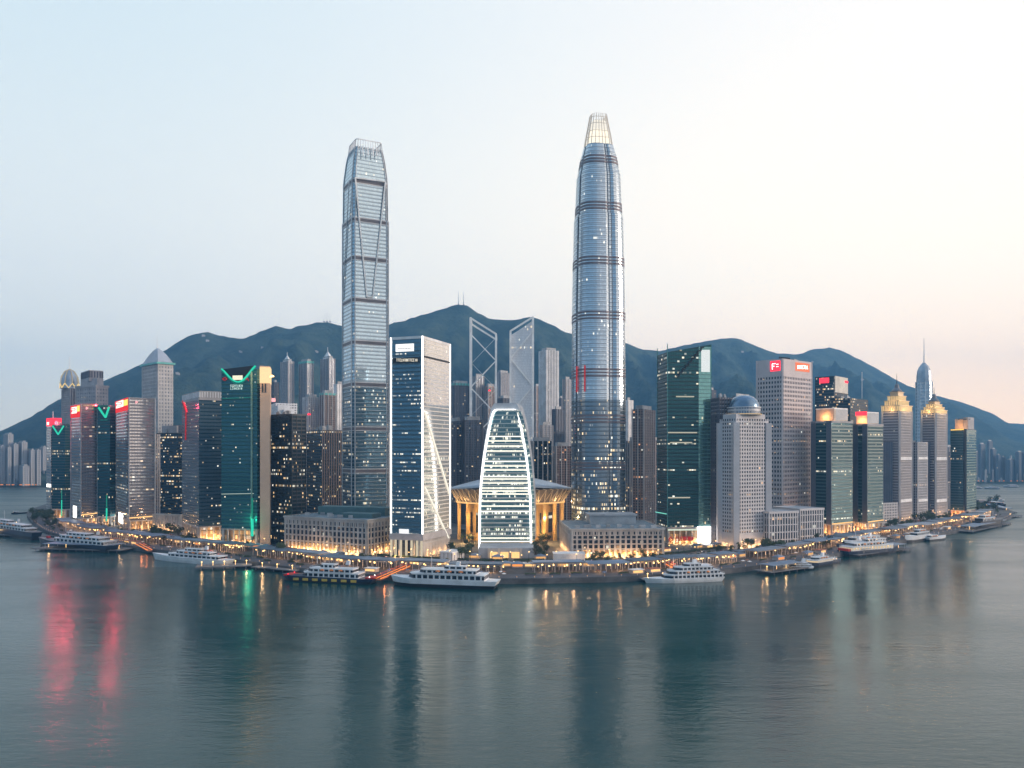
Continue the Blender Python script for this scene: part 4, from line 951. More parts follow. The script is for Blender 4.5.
b.panel(1, 701, 350, 709.5, 372, glow('top_screen', (.95, 1, .98), 1.0), 'upper_screen', 1.2); b.panel(1, 697.5, 526.5, 710.3, 542.5, WSIGN, 'lower_screen', 1.4, .8)
b.glyphs(1, [[(701, 530.2), (706.5, 529.9)], [(703, 533), (705.5, 532.9)], [(702, 537), (705, 536.9)]], .18, glow('screen_pink', (1, .35, .5), .9), out_=1.7)
b.glyphs(1, [[(668.5, 539.5), (670.5, 536.5), (672.5, 539.5), (670.5, 542), (668.5, 539.5)]], .5, REDD); rect_text(b, 1, 676, 536, 693, 541.5, 1, REDD, .35)
b.panel(1, 668, 529, 697, 530.5, glow('lit_row', (.9, 1, .8), .9), 'lit_floor', .5, 1.0); b.line(0, [(656, 512), (667, 514)], .5, glow('teal_row', (.3, 1, .8), 1), 'lit_floor'); b.uplights(1, 5, 4000, off=4)
for y, xa, xb in ((442, 670, 692), (396, 676, 694), (432, 668, 697), (497, 668, 690)): b.panel(1, xa, y, xb, y + 1.2, glow('lit_row2', (1, .92, .7), .6), 'lit_floor', .45, .8)
p = foot(711, 719, 735, 546, 15); b = Bd('ribbed_block', 'dark brown ribbed office block between the green glass tower and the domed tower', p, ZT(399, 860), G_BROWN, ROOFL); b.piers(CONCD, 3, 1, .5); b.bands(CONC, 4, .9, .3, z0=ZT(415, 860)); b.plant(3, seed=12)
res(733, 737, 752, 396, 1400, 'block with pink lit antennas behind the dome', G_RESD)
p = foot(720, 736, 768, 549, 26); D3 = p[1].y; zs = ZT(418.5, D3)
b = Bd('domed_office', 'light grey punched window tower crowned by a blue glass dome', p, zs, G_PUNCH, ROOFL)
LG = plain('light_grey_wall', (.56, .54, .56), .7, var=.06); b.grid(LG, 3.4, 1.45, 3.8, 1.7, z0=GZ + 14); b.part(MB().prism(offs(p, .46), GZ, GZ + 14, cap=False), 'base_wall', LG)
mb = MB(); mb.prism(offs(p, -2), zs - 1, zs + 5); b.part(mb, 'shoulder_storey', LG)
for i in (0, 1, 2):
    a = p[i]; mb = MB(); mb.prism(offs([a + Vector((-3, -3)), a + Vector((3, -3)), a + Vector((3, 3)), a + Vector((-3, 3))], 0), GZ, zs - 4); b.part(mb, 'corner_pier', LG)
c = sum(p, Vector((0, 0))) / 4; rD = 16.5
mb = MB(); mb.loft([[(c.x + rD * math.cos(a), c.y + rD * math.sin(a), z) for a in [2 * math.pi * i / 32 for i in range(32)]] for z in (zs + 4, zs + 12)]); b.part(mb, 'drum', facade('drum_glass', (.1, .14, .2), (.5, .5, .52), bw=3, fh=9, band=.2, mull=.35, lit=0, rows=0))
mb = MB(); mb.dome((c.x, c.y, zs + 12), rD - 1, rD - 1, 13, n=32, m=8, power=.8); b.part(mb, 'dome', plain('dome_blue', (.16, .24, .34), .25, .7))
mb = MB(); mb.path([(c.x + (rD + .4) * math.cos(a), c.y + (rD + .4) * math.sin(a), zs + 12) for a in [2 * math.pi * i / 32 for i in range(33)]], .5); b.part(mb, 'dome_ring', WHITE)
mb = MB(); mb.path([(c.x + (rD + 1) * math.cos(a), c.y + (rD + 1) * math.sin(a), zs + 5) for a in [2 * math.pi * i / 32 for i in range(33)]], .5); b.part(mb, 'ring_light', glow('ring_warm', (1, .7, .35), .8))
b.uplights(1, 5, 1800, off=3); b.uplights(0, 2, 1500, off=3)
p = foot(757, 782.5, 811.5, 533, 40); D4 = p[1].y; zt = ZT(358.5, D4)
b = Bd('sign_topped_tower', 'tall pinkish grey punched window tower with red and orange rooftop signs', p, zt, G_PUNCH, ROOFL)
PG = plain('pink_grey_wall', (.58, .52, .53), .75, var=.06); b.grid(PG, 3.7, 1.6, 5.4, 2.5, blank=21, z0=GZ); b.edges(PG, 1.4)
b.panel(0, 770.5, 361, 780.5, 371, RED, 'sign', .8, label='round red sign with white mark'); b.glyphs(0, [[(773, 364), (773, 369.5)], [(773, 364), (776, 363.6)], [(773, 366.5), (775, 366.3)], [(777, 364.5), (779, 364.2)], [(777, 366.8), (779, 366.5)]], .45, WLIT, out_=1.5)
b.panel(1, 795, 363, 809, 371.5, glow('orange_sign', (1, .25, .12), 1.3), 'sign', .8, label='oblong orange sign with white lettering'); rect_text(b, 1, 797, 365.2, 808, 369.5, 1, WLIT, .42, random.Random(5))
b.plant(3, seed=21, h=(2, 4))
for i in range(6): mb = MB(); c = p[1].lerp(p[3], .35) + Vector((i * 3 - 5, i * 2)); mb.bar((c.x, c.y, zt), (c.x, c.y, zt + 5), 1.1, 6); b.part(mb, 'roof_vent', DARK)
p = foot(767, 769, 798, 548, 22, dl=40); b = Bd('ribbed_podium', 'low white ribbed building beside the domed tower', p, ZT(512, p[1].y), G_PUNCH, ROOFL, 'building'); b.grid(LG, 3.3, 1.2, 7.5, 1, name='ribs'); b.cornice(LG, 2, .7)
p = foot(798, 800, 823.5, 544, 26, dl=40); b = Bd('ribbed_podium', 'low white ribbed building left of the teal twin towers', p, ZT(509, p[1].y), G_PUNCH, ROOFL, 'building'); b.grid(LG, 3.3, 1.2, 7.5, 1, name='ribs'); b.cornice(LG, 2, .7); b.uplights(0, 2, 3000)
p = foot(815, 834, 848, None, 48, D=1180); b = Bd('dark_tower', 'dark slab tower with a red sign and pale side behind the teal twins', p, ZT(376, 1180), G_DARK); b.bands(DARK, 4, .7)
b.panel(0, 819.5, 378, 829, 383, RED, 'sign'); b.panel(1, 835, 377, 847.5, 393, plain('cream_panel', (.6, .56, .5), .5), 'pale_side'); b.panel(1, 844.5, 381, 847.5, 383, RED, 'sign', .9)
b2 = Bd('dark_block', 'wide dark block stepping down right of the red sign slab', foot(830, 850, 868, None, 45, D=1160), ZT(398, 1160), G_DARK, cat='office block'); b2.bands(DARK, 4, .7); b2.plant(3, seed=31)
mb = MB(); a = PD(862, 1185, ZT(398, 1170)); mb.bar(a, (a.x, a.y, ZT(372, 1185)), .5); b2.part(mb, 'mast', STEEL)
def twin(x0, xc, x1, yt, yb, label, box, boxm, redtop=False):
    p = foot(x0, xc, x1, yb, 32); b = Bd('teal_glass_tower', label, p, ZT(yt, p[1].y), facade('twin_teal_glass', (.02, .07, .085), (.025, .08, .09), lit=.06, bw=3, band=.45, rows=.06, metal=.6, litcol=(1, .8, .5)), base=12)
    b.bands(plain('twin_band', (.03, .085, .095), .4), 4, 1.1, .3, z1=b.zt - 2); b.cornice(CONC, 2, .5); b.piers(plain('slate_pier', (.10, .11, .14), .5), 40, 7, .5, sides=(0,))
    D = p[1].y + 12; q = foot(*box[:3], None, 35, D=D); zz = ZT(box[3], D); mb = MB(); mb.prism(q, b.zt - .5, zz); b.part(mb, 'rooftop_block', BEIGE)
    mb = MB(); q2 = [q[1].lerp(q[0], .02) + Vector((.3, -.3)), q[2] + Vector((.3, -.3)), q[2] + Vector((0, .3)), q[1] + Vector((0, .3))]; mb.prism(q2, b.zt + 1.5, zz - 1); b.part(mb, 'louvre_panel', plain('louvre_grey', (.35, .37, .40), .5))
    mb = MB(); mb.prism(offs(q, .2), zz - 1.2, zz + .3, bot=True); b.part(mb, 'block_trim', WHITE)
    c = q[0].lerp(q[1], .5); lamp((c.x - 3, c.y - 4, b.zt + 5), 9000, (1, .45, .15), b.root, .5)
    if redtop: b.part(MB().prism([q[0], q[1], q[1] + Vector((-1, -1)), q[0] + Vector((-1, -1))], zz - 4, zz + .5), 'red_sign', RED)
    mb = MB(); a = PD(xc + (x1 - xc) * .8, p[1].y + 8, b.zt); 
    b.uplights(0, 3, 6000, off=4, col=(1, .45, .15)); b.uplights(1, 4, 3500, off=4); b.line(1, [(xc + .3, yb - 11), (x1 - .3, yb - 13)], .8, WARM2, 'canopy_light'); return b
twin(811, 831.5, 852.5, 421, 535, 'teal glass tower with a beige rooftop box, left of the teal twins', (816, 834, 847.5, 408), None)
twin(853, 867.5, 883, 424, 533, 'teal glass tower with a red lit rooftop box, right of the teal twins', (856, 867, 878.5, 412), None, True)
p = foot(880, 883, 897.5, 526, 28); b = Bd('low_office', 'low pale gridded office block between the teal twins and the gold crowned towers', p, ZT(503, p[1].y), G_PUNCH, ROOFL, 'office block'); b.grid(LG, 3.3, 1.2, 3.6, 1.2)
def gold(x0, xc, x1, yc, yt, ys_, yb, ylow, xl, label):
    p = foot(x0, xc, x1, yb, 40); D = p[1].y; z = ZT(yc, D)
    VW = plain('silver_wall', (.50, .47, .48), .6, .15, var=.08)
    b = Bd('gold_crowned_tower', label, p, z, facade('bronze_glass', (.30, .26, .27), (.20, .18, .20), lit=.01, rows=0, metal=.7, bw=3, rough=.2), ROOFL)
    b.piers(VW, 2.6, .9, .5, sides=(1,)); b.bands(VW, 3.8, .8, .3); b.edges(VW, 1.7)
    a, c = p[0], p[1]; m_ = a.lerp(c, .62)
    for yy in (457, 499): b.panel(1, xc + .5, yy, x1 - .3, yy + 3, WHITE, 'white_band', .9, 1)
    q = [a + (a - c) * .02 + Vector((-.8, -1.2)), m_ + Vector((-.8, -1.2)), m_, a]; mb = MB(); mb.prism(q, GZ, ZT(ylow, D)); b.part(mb, 'side_wing', plain('slate_wall', (.13, .14, .18), .6)); mb = MB(); mb.piers(q[:2] + [q[2], q[3]], GZ, ZT(ylow, D), 3, .8, .4, (0,)); b.part(mb, 'side_fins', plain('slate_fin', (.22, .22, .26), .6))
    cc = sum(p, Vector((0, 0))) / 4; h = ZT(yt, D) - z
    GL = plain('crown_gold', (.58, .44, .28), .45, .3)
    steps = ((1.04, 0, .30), (.82, .30, .55), (.62, .55, .8), (.45, .8, 1.0))
    for i, (s_, u0, u1) in enumerate(steps):
        q = [cc + (v - cc) * s_ for v in p]; mb = MB(); mb.prism(q, z + h * u0, z + h * u1 - .6); mb.build('crown_tier', GL, b.root)
        mb = MB(); mb.prism([cc + (v - cc) * (s_ + .06) for v in p], z + h * u1 - .9, z + h * u1, bot=True); mb.build('crown_ledge', GL, b.root)
        if i < 3:
            mb = MB(); mb.piers([cc + (v - cc) * (s_ * .99) for v in p], z + h * u0 + .4, z + h * u1 - 1, 3.2, 1.3, .35, (0, 1)); mb.build('crown_lights', glow('crown_glow', (1, .70, .32), 1.0), b.root)
    zz = z + h; mb = MB(); mb.loft([[(cc.x + r * math.cos(t_), cc.y + r * math.sin(t_), zq) for t_ in [2 * math.pi * i / 16 for i in range(16)]] for r, zq in ((6.5, zz), (7, zz + 1.5), (5, zz + 4), (3.2, zz + 6), (2.6, zz + 10), (1, zz + 12))]); mb.build('crown_cap', plain('cap_slate', (.16, .17, .20), .5), b.root)
    mb = MB(); mb.bar((cc.x, cc.y, zz + 11), (cc.x, cc.y, ZT(ys_, D)), .6, 6, r2=.2); mb.build('spire', DARK, b.root)
    e = (p[1] - p[0]).normalized(); nn = Vector((e.y, -e.x))
    for fi in (0, 1):
        a_, c_ = p[fi], p[fi + 1]; e = (c_ - a_).normalized(); nn = Vector((e.y, -e.x)); m2 = a_.lerp(c_, .5) + nn * 6; lamp((m2.x, m2.y, z + 2), 4500, (1, .62, .25), b.root, 1)
        lamp((m2.x, m2.y, z + h * .6), 2500, (1, .62, .25), b.root, 1)
    b.uplights(1, 3, 1200, off=3); return b
gold(882, 899.5, 911.5, 411, 391, 372, 522, 442, 0, 'gold crowned tower with stepped lit top, nearer and taller of the two')
p = foot(911.5, 917.5, 927.5, 520, 35); b = Bd('banded_slab', 'grey ribbed slab tower standing between the two gold crowned towers', p, ZT(442, p[1].y), G_PUNCH, ROOFL); b.piers(LG, 2.6, 1.0, .5); b.bands(LG, 3.8, .9, .3)
for yy in (457, 499): b.panel(1, 918, yy, 927.2, yy + 2.5, WHITE, 'white_band', .9, 1)
gold(921.5, 935.5, 946.5, 413, 401, 386, 518, 442, 0, 'gold crowned tower farther along the shore, right of the grey slab')
# spired tower beyond
D5 = 1900; c = PD(924, D5); zE = ZT(382, D5); TT = empty('spired_tower', (c.x, c.y, GZ), 'hazy rounded tower with a long needle spire behind the gold crowned towers', 'skyscraper')
def cir(r, z, n=12): return [(c.x + r * math.cos(2 * math.pi * i / n + .2), c.y + r * math.sin(2 * math.pi * i / n + .2), z) for i in range(n)]
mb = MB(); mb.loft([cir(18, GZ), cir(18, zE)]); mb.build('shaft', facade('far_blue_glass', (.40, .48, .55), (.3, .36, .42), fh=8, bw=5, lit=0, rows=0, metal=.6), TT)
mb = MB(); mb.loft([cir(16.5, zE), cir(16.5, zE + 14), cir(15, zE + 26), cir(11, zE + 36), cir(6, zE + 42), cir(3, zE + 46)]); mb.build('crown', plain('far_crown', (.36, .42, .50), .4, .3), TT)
mb = MB(); mb.bar((c.x, c.y, zE + 44), (c.x, c.y, ZT(338, D5)), 1.5, 6, r2=.5); mb.build('spire', STEEL, TT)
mb = MB()
for i in range(12): a = cir(18.2, GZ)[i]; mb.bar(a, (a[0], a[1], zE), .7)
mb.build('mullions', STEEL, TT)
p = foot(950.5, 965, 976, 516, 45); D6 = p[1].y; b = Bd('end_tower', 'dark green tower with orange lit rooftop notch, last at the right tip', p, ZT(429, D6), facade('end_glass', (.05, .12, .15), (.04, .10, .12), lit=.05, rows=.06, metal=.6, band=.4, litcol=(1, .62, .3)), base=8)
b.part(MB().prism([p[1] + Vector((.3, -.3)), p[2] + Vector((.3, -.3)), p[2], p[1]], b.zb, b.zt - 1), 'green_side', facade('end_side', (.22, .32, .31), (.14, .22, .21), lit=.03, rows=.05, metal=.75, band=.3))
b.edges(DARK, 2.2, idx=(1,)); b.bands(plain('end_band', (.04, .08, .10), .5), 4, .8, .35); b.line(0, [(951, 430), (964, 429.5)], .9, YEL, 'roof_light_line')
q = foot(955, 963, 974, None, 45, D=D6 + 8); mb = MB(); mb.prism(q, b.zt, ZT(419, D6)); b.part(mb, 'rooftop_block', BEIGE); q = foot(963, 968, 974, None, 45, D=D6 + 4); mb = MB(); mb.prism(q, b.zt, ZT(417, D6)); b.part(mb, 'lift_tower', CONC)
mb = MB(); a = PD(964, D6 + 6, ZT(419, D6)); mb.box(a, (20, 4, 1.2), .3, tilt=0); b.part(mb, 'roof_fin', DARK)
c = p[0].lerp(p[1], .5); lamp((c.x, c.y - 6, b.zt + 4), 9000, (1, .45, .12), b.root, 1); b.uplights(0, 3, 6000, off=5, col=(1, .4, .12)); b.uplights(1, 3, 5000, off=4)
for (x0, xc, x1, yb, yt, lb) in ((945, 947, 953, 512, 482, 'small dark block peeping between the right gold tower and the end tower'), (976, 979, 985, 506, 500, 'low flat roofed shed behind trees at the right tip')):
    p = foot(x0, xc, x1, yb, 30); b = Bd('low_building', lb, p, ZT(yt, p[1].y), G_RESD, cat='building'); b.cornice(CONC, 1, .5)
p = foot(966, 969, 979, 517.5, 25); b = Bd('pavilion', 'brightly lit low pavilion at the foot of the end tower', p, ZT(511.5, p[1].y), LOBBY, ROOFL, 'pavilion'); b.cornice(CONC, .8, 1); b.piers(STONE, 5, 1); b.uplights(1, 2, 2500)
p = foot(553.5, 554, 585, 563, 0, dl=16); b = Bd('kiosk_building', 'small white flat roofed waterfront building with dim lettering, before the stone hall', p, ZT(554, p[1].y), WHITE, WHITE, 'building'); b.panel(0, 553, 560, 553.5, 563, DARK, 'door') if False else None
b.part(MB().box((*p[1].lerp(p[2], .5), GZ + 1.6), ((p[2] - p[1]).length * .9, .8, 2.4)), 'window_strip', G_PUNCH); rect_text(b, 1, 561, 556.5, 566, 558, 1, plain('dim_letters', (.3, .32, .36), .5), .12)
b.cornice(WHITE, .6, .5)
for (x0, xc, x1, yb, yt, lb) in ((440, 452, 458, 561, 552.5, 'small grey pavilion right of the white edged tower base'),):
    p = foot(x0, xc, x1, yb, 60, dr=20); b = Bd('pavilion', lb, p, ZT(yt, p[1].y), WHITE, WHITE, 'pavilion'); b.cornice(WHITE, .8, .8); b.piers(STONE, 4, .5)

# --- unnamed city behind, each in its own gap
FILL = [(182, 187, 196, 1350, 430, 'grey block behind the blue glass tower'), (222, 228, 240, 1400, 420, 'block hidden behind the green V topped tower'), (236, 246, 262, 1500, 410, 'far block behind the green V topped tower roof'),
        (340, 350, 365, 1250, 430, 'block behind the silver tower base'), (364, 375, 395, 1200, 436, 'dim block right of the silver tower base'), (395, 405, 430, 1300, 420, 'block behind the white edged tower'), (430, 440, 452, 1350, 415, 'slab behind the white edged tower side'),
        (470, 478, 490, 1750, 400, 'blue haze block left of the diagrid pair'), (496, 501, 510, 1800, 372, 'slim hazy tower between the diagrid pair'), (497, 503, 512, 1400, 398, 'grey block between the feet of the diagrid pair'), (533, 536, 541, 1700, 386, 'slim hazy block right of the diagrid pair'),
        (558, 561, 566, 1800, 398, 'hazy slab behind the tall pale residential tower'), (572, 590, 620, 1300, 430, 'block behind the rounded tower'), (636, 641, 650, 1700, 420, 'hazy block over the brown apartment slab'), (644, 650, 660, 1300, 440, 'block left of the green glass tower'),
        (708, 712, 722, 1700, 410, 'hazy block over the brown ribbed office'), (748, 752, 762, 1650, 420, 'hazy block between dome and pinkish tower'), (806, 810, 820, 1500, 425, 'hazy block right of the pinkish tower'), (846, 852, 862, 1700, 420, 'hazy block over the teal twins'),
        (862, 870, 886, 1500, 436, 'hazy block behind the right teal twin'), (900, 905, 915, 1600, 440, 'hazy block behind the nearer gold crowned tower'), (936, 941, 950, 1500, 452, 'hazy block right of the far gold crowned tower'), (944, 949, 957, 1800, 447, 'pale hazy block beside the end tower'),
        (120, 128, 140, 1500, 440, 'block behind the widest red signed tower'), (156, 162, 172, 1450, 436, 'grey block over the short dark tower'), (286, 294, 304, 1400, 432, 'block behind the black tower'), (312, 320, 340, 1450, 425, 'block behind the brown ribbed tower'), (452, 458, 470, 1650, 405, 'block behind the teal parapet block')]
for i, (x0, xc, x1, D, yt, lb) in enumerate(FILL):
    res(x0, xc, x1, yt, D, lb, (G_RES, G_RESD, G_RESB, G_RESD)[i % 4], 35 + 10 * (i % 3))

# ------------------------------------------------------------------ far shores
def far_block(x0, xc, x1, yt, D, label, m=None, group=None, name='apartment_tower', zb=1.5):
    p = foot(x0, xc, x1, None, 40, D=D); z = ZT(yt, D); c = sum(p, Vector((0, 0))) / 4
    r_ = empty(name, (c.x, c.y, zb), label, 'apartment tower' if name == 'apartment_tower' else 'building', group)
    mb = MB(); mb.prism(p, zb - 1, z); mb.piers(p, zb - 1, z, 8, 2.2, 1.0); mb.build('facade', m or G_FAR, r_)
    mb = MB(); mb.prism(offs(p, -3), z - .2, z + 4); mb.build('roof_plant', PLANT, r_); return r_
for a in ((3.5, 8, 13, 434, 2330, 'hazy apartment tower on the left far shore, tallest there'), (-3, 1, 5, 446, 2300, 'hazy apartment slab cut by the left picture edge on the far shore'), (5.5, 8, 11, 447, 2290, 'slim hazy apartment slab under the tallest on the left far shore'),
          (10.5, 14, 18, 444, 2300, 'hazy apartment tower second tallest group on the left far shore, plain top'), (18, 22, 27, 442, 2310, 'hazy apartment tower with pale right side, centre of the left far shore'),
          (26.5, 31, 35, 450, 2300, 'hazy twin slab nearer the lilac tower, its left half'), (34, 37, 40.5, 450, 2305, 'hazy twin slab nearer the lilac tower, its right half'), (40, 43, 47, 447, 2480, 'faint blue slab closest to the lilac tower on the far shore'), (19, 23, 29, 466, 2262, 'short pale block in front of the far shore towers')): far_block(*a)
for a in ((978, 981, 985, 444, 2620, 'hazy apartment tower right beside the end tower on the far shore'), (987, 989, 992.5, 441, 2900, 'thin faint tower behind on the right far shore'), (990.5, 993, 996, 449, 2620, 'darker slim hazy tower on the right far shore'),
          (996, 998.5, 1001, 455, 2600, 'lower slab attached right of the darker slim hazy tower'), (1001, 1003, 1005.5, 457, 2640, 'pale narrow hazy block on the right far shore'), (1005.5, 1010, 1015, 460, 2590, 'wide low hazy block on the right far shore'),
          (1015.5, 1019, 1022.5, 452, 2600, 'dark hazy tower near the right picture edge'), (1022, 1026, 1031, 453, 2610, 'hazy tower cut by the right picture edge'), (972, 975, 979, 452, 2700, 'faint block just showing beside the end tower')): far_block(*a, m=G_FARD)
rnd = random.Random(11)
for side in (0, 1):
    for i in range(60 if side else 34):
        x = rnd.uniform(968, 1060) if side else rnd.uniform(-30, 50); D = rnd.uniform(2530, 3100) if side else rnd.uniform(2255, 2500)
        w = rnd.uniform(1.2, 3.2); yt = rnd.uniform(452, 478) if (side and rnd.random() < .45) else rnd.uniform(468, 482)
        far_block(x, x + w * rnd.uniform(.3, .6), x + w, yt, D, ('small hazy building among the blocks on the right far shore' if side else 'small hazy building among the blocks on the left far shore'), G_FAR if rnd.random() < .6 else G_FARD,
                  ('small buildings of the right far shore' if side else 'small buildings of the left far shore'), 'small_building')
gl = empty('shore_light', PD(20, 2236, 1.5), 'glowing orange lamp on the far shore quay', 'lamp', 'orange lamps along the far shore')
mb = MB(); mb.bar(PD(20, 2236, 1.5), PD(20, 2236, 6), .3); mb.build('post', DARK, gl); mb = MB(); mb.dome(PD(20, 2236, 6), 1.8, 1.8, 2.2, 8, 3); mb.build('lamp_globe', ORANGE, gl)
for x in (0, 1.5, 3, 7, 9, 12, 14, 22, 25, 27, 28.5, 30, 33, 36, 978, 983, 991, 999, 1004, 1011, 1017, 1022):
    c = copy_tree(gl); D = 2236 if x < 500 else 2515; c.location = PD(x + rnd.uniform(-.5, .5), D, 1.5)
# masts on the hill tops
for x, y0, y1, D in ((458.5, 305, 291, 4200), (463.5, 305, 292, 4200), (324, 322, 315, 4200), (330, 322, 314, 4200), (327, 322, 312, 4200), (735, 340, 334, 5520), (723, 340, 335, 5430), (741, 341, 334, 5570), (829, 348, 344, 6230)):
    a = PD(x, D, ZT(y0, D)); 
    t_ = empty('radio_mast', a, {458.5: 'left of the two thick radio masts on the central summit', 463.5: 'right of the two thick radio masts on the central summit', 324: 'left radio mast on the summit beside the silver tower', 330: 'right radio mast on the summit beside the silver tower', 327: 'tallest middle radio mast on the summit beside the silver tower', 735: 'middle radio mast on the ridge above the pinkish tower', 723: 'shortest radio mast on the ridge left of the pinkish tower', 741: 'right radio mast on the ridge above the pinkish tower', 829: 'radar mast on the ridge over the teal twins'}[x], 'mast')
    mb = MB(); mb.bar(a - Vector((0, 0, 6)), (a.x, a.y, ZT(y1, D)), 2.2 if x in (458.5, 463.5) else 1.0, 6, r2=.6); mb.build('pole', PLANT, t_)
    mb = MB(); mb.box(a + Vector((0, 0, 2)), (9, 7, 6)); mb.build('equipment_hut', CONC, t_)
# villas on the hillside
for i, (x, y, lb) in enumerate(((203, 336, 'white villa highest on the left ridge'), (207, 341, 'white villa just under the highest one on the left ridge'), (240, 352, 'white villa above the dark green tower'), (262, 348, 'small villa on the slope above the beige slab'), (177, 374, 'pale terrace house right of the hat roofed tower'),
        (316, 352, 'small house above the middle slender apartment tower'), (415, 340, 'small house on the slope above the white edged tower'), (742, 352, 'small villa on the ridge left of the pinkish tower'), (690, 362, 'pale house on the slope above the green glass tower'), (812, 362, 'pale house on the slope above the dark slab tower'), (862, 380, 'pale house on the slope over the teal twins'))):
    d = Vector(((x - CX) / F, 1, -(y - HOR) / F)).normalized(); hit = HB_['wooded_hills'].ray_cast(Vector((0, 0, CAMZ)), d)[0]
    if hit is None: continue
    t_ = empty('villa', hit, lb, 'house'); mb = MB(); mb.box(hit + Vector((0, 0, 1)), (11, 8, 12), .3); mb.box(hit + Vector((8, 1, 0)), (6, 7, 9), .3); mb.build('wall', CONC, t_); mb = MB(); mb.box(hit + Vector((0, 0, 7.3)), (12, 9, .8), .3); mb.build('roof', PLANT, t_)

# ------------------------------------------------------------------ trees
m = mat('leaf_green'); t = NT(m); b_ = t.n('ShaderNodeBsdfPrincipled'); o_ = t.n('ShaderNodeOutputMaterial')
rd_ = t.n('ShaderNodeObjectInfo').outputs['Random']; nz = t.noise(t.n('ShaderNodeTexCoord').outputs['Object'], .6, 3)
t.set(b_.inputs['Base Color'], t.mix(nz, t.mix(rd_, (.018, .042, .018), (.035, .06, .02)), t.mix(rd_, (.05, .09, .035), (.075, .10, .04)))); t.set(b_.inputs['Roughness'], .7)
t.t.links.new(b_.outputs[0], o_.inputs[0]); LEAF = m; BARK = plain('bark', (.09, .07, .055), .9)
def tree_proto(seed):
    rn = random.Random(seed); root = empty('tree', (0, 0, 0), 'x', 'tree'); H = 9.5
    mb = MB(); mb.bar((0, 0, -.3), (.2, .1, 4.2), .34, 6, r2=.22)
    for k in range(4): a = k * 1.57 + rn.random(); mb.bar((.2, .1, 3.6), (2 * math.cos(a), 2 * math.sin(a), 6 + rn.random()), .16, 5, r2=.07)
    mb.build('trunk', BARK, root)
    mb = MB(); lobes = [(rn.uniform(-1.9, 1.9), rn.uniform(-1.9, 1.9), rn.uniform(4.6, 7.6), rn.uniform(1.3, 2.2)) for _ in range(7)]
    for i in range(230):
        lx, ly, lz, lr = rn.choice(lobes); d = Vector((rn.gauss(0, 1), rn.gauss(0, 1), rn.gauss(0, 1))).normalized() * lr * rn.uniform(.6, 1.05); c = Vector((lx, ly, lz)) + d
        u = Vector((rn.gauss(0, 1), rn.gauss(0, 1), rn.gauss(0, 1))).normalized(); w = u.orthogonal().normalized(); s_ = rn.uniform(.35, .7)
        k = mb.add([c - u * s_, c - w * s_ * .6, c + u * s_, c + w * s_ * .6]); mb.face((k, k + 1, k + 2, k + 3))
    mb.build('crown', LEAF, root); return root
TP = [tree_proto(s_) for s_ in range(5)]; tused = [False] * 5; rt = random.Random(3)
def tree(p, label, group, sc=1.0):
    i = rt.randrange(5)
    if not tused[i]: o = TP[i]; tused[i] = True
    else: o = copy_tree(TP[i])
    o.location = (p.x, p.y, p.z); q = sc * rt.uniform(.75, 1.3); o.scale = (q, q, q * rt.uniform(.85, 1.15)); o.rotation_euler = (0, 0, rt.uniform(0, 6.28)); tag(o, label, 'tree', group)
for x0, x1, y0, y1, n, lab, sc in (
        (31, 56, 511, 524, 34, 'dark round tree in the park at the left tip of the waterfront', 1.3), (44, 60, 525, 532, 10, 'tree between promenade and the teal tower at the left tip', 1.0), (130, 150, 537, 540, 8, 'tree before the widest red signed tower', .9), (152, 196, 536, 545, 22, 'dense dark tree before the warm lit low podium', 1.35),
        (276, 286, 553, 558, 4, 'tree at the left corner of the long stone hall', 1.2), (290, 380, 561.5, 563.5, 12, 'small tree in the row before the long stone hall', .75), (445, 475, 548, 560, 16, 'garden tree between the white edged tower and the arched tower', 1.1),
        (458, 474, 536, 546, 10, 'tree on the ramp before the gold exhibition hall, left of the arch', 1.0), (534, 551, 537, 561, 22, 'garden tree right of the arched tower', 1.1), (588, 612, 563, 565.5, 7, 'tree before the left half of the right stone hall', .95), (618, 662, 561, 564, 15, 'tree before the right half of the right stone hall', .95),
        (716, 735, 551, 554, 8, 'tree left of the domed tower foot', .9), (738, 795, 546.5, 553, 26, 'tree in the row before the domed and ribbed buildings', 1.1), (796, 830, 544, 549, 12, 'tree before the low white ribbed building', 1.0), (884, 915, 526.5, 531, 20, 'tree before the nearer gold crowned tower', 1.1),
        (915, 955, 519, 526, 24, 'tree before the far gold crowned tower', 1.15), (976, 998, 502, 514.5, 34, 'dark round tree in the park at the right tip of the waterfront', 1.3), (83, 112, 531, 535, 8, 'tree before the taller teal tower', .8), (205, 250, 549, 552, 6, 'small tree before the blue and green towers', .8)):
    for k in range(max(3, round(n * .62))): tree(P(rt.uniform(x0, x1), rt.uniform(y0, y1)), lab, 'trees: ' + lab, sc)

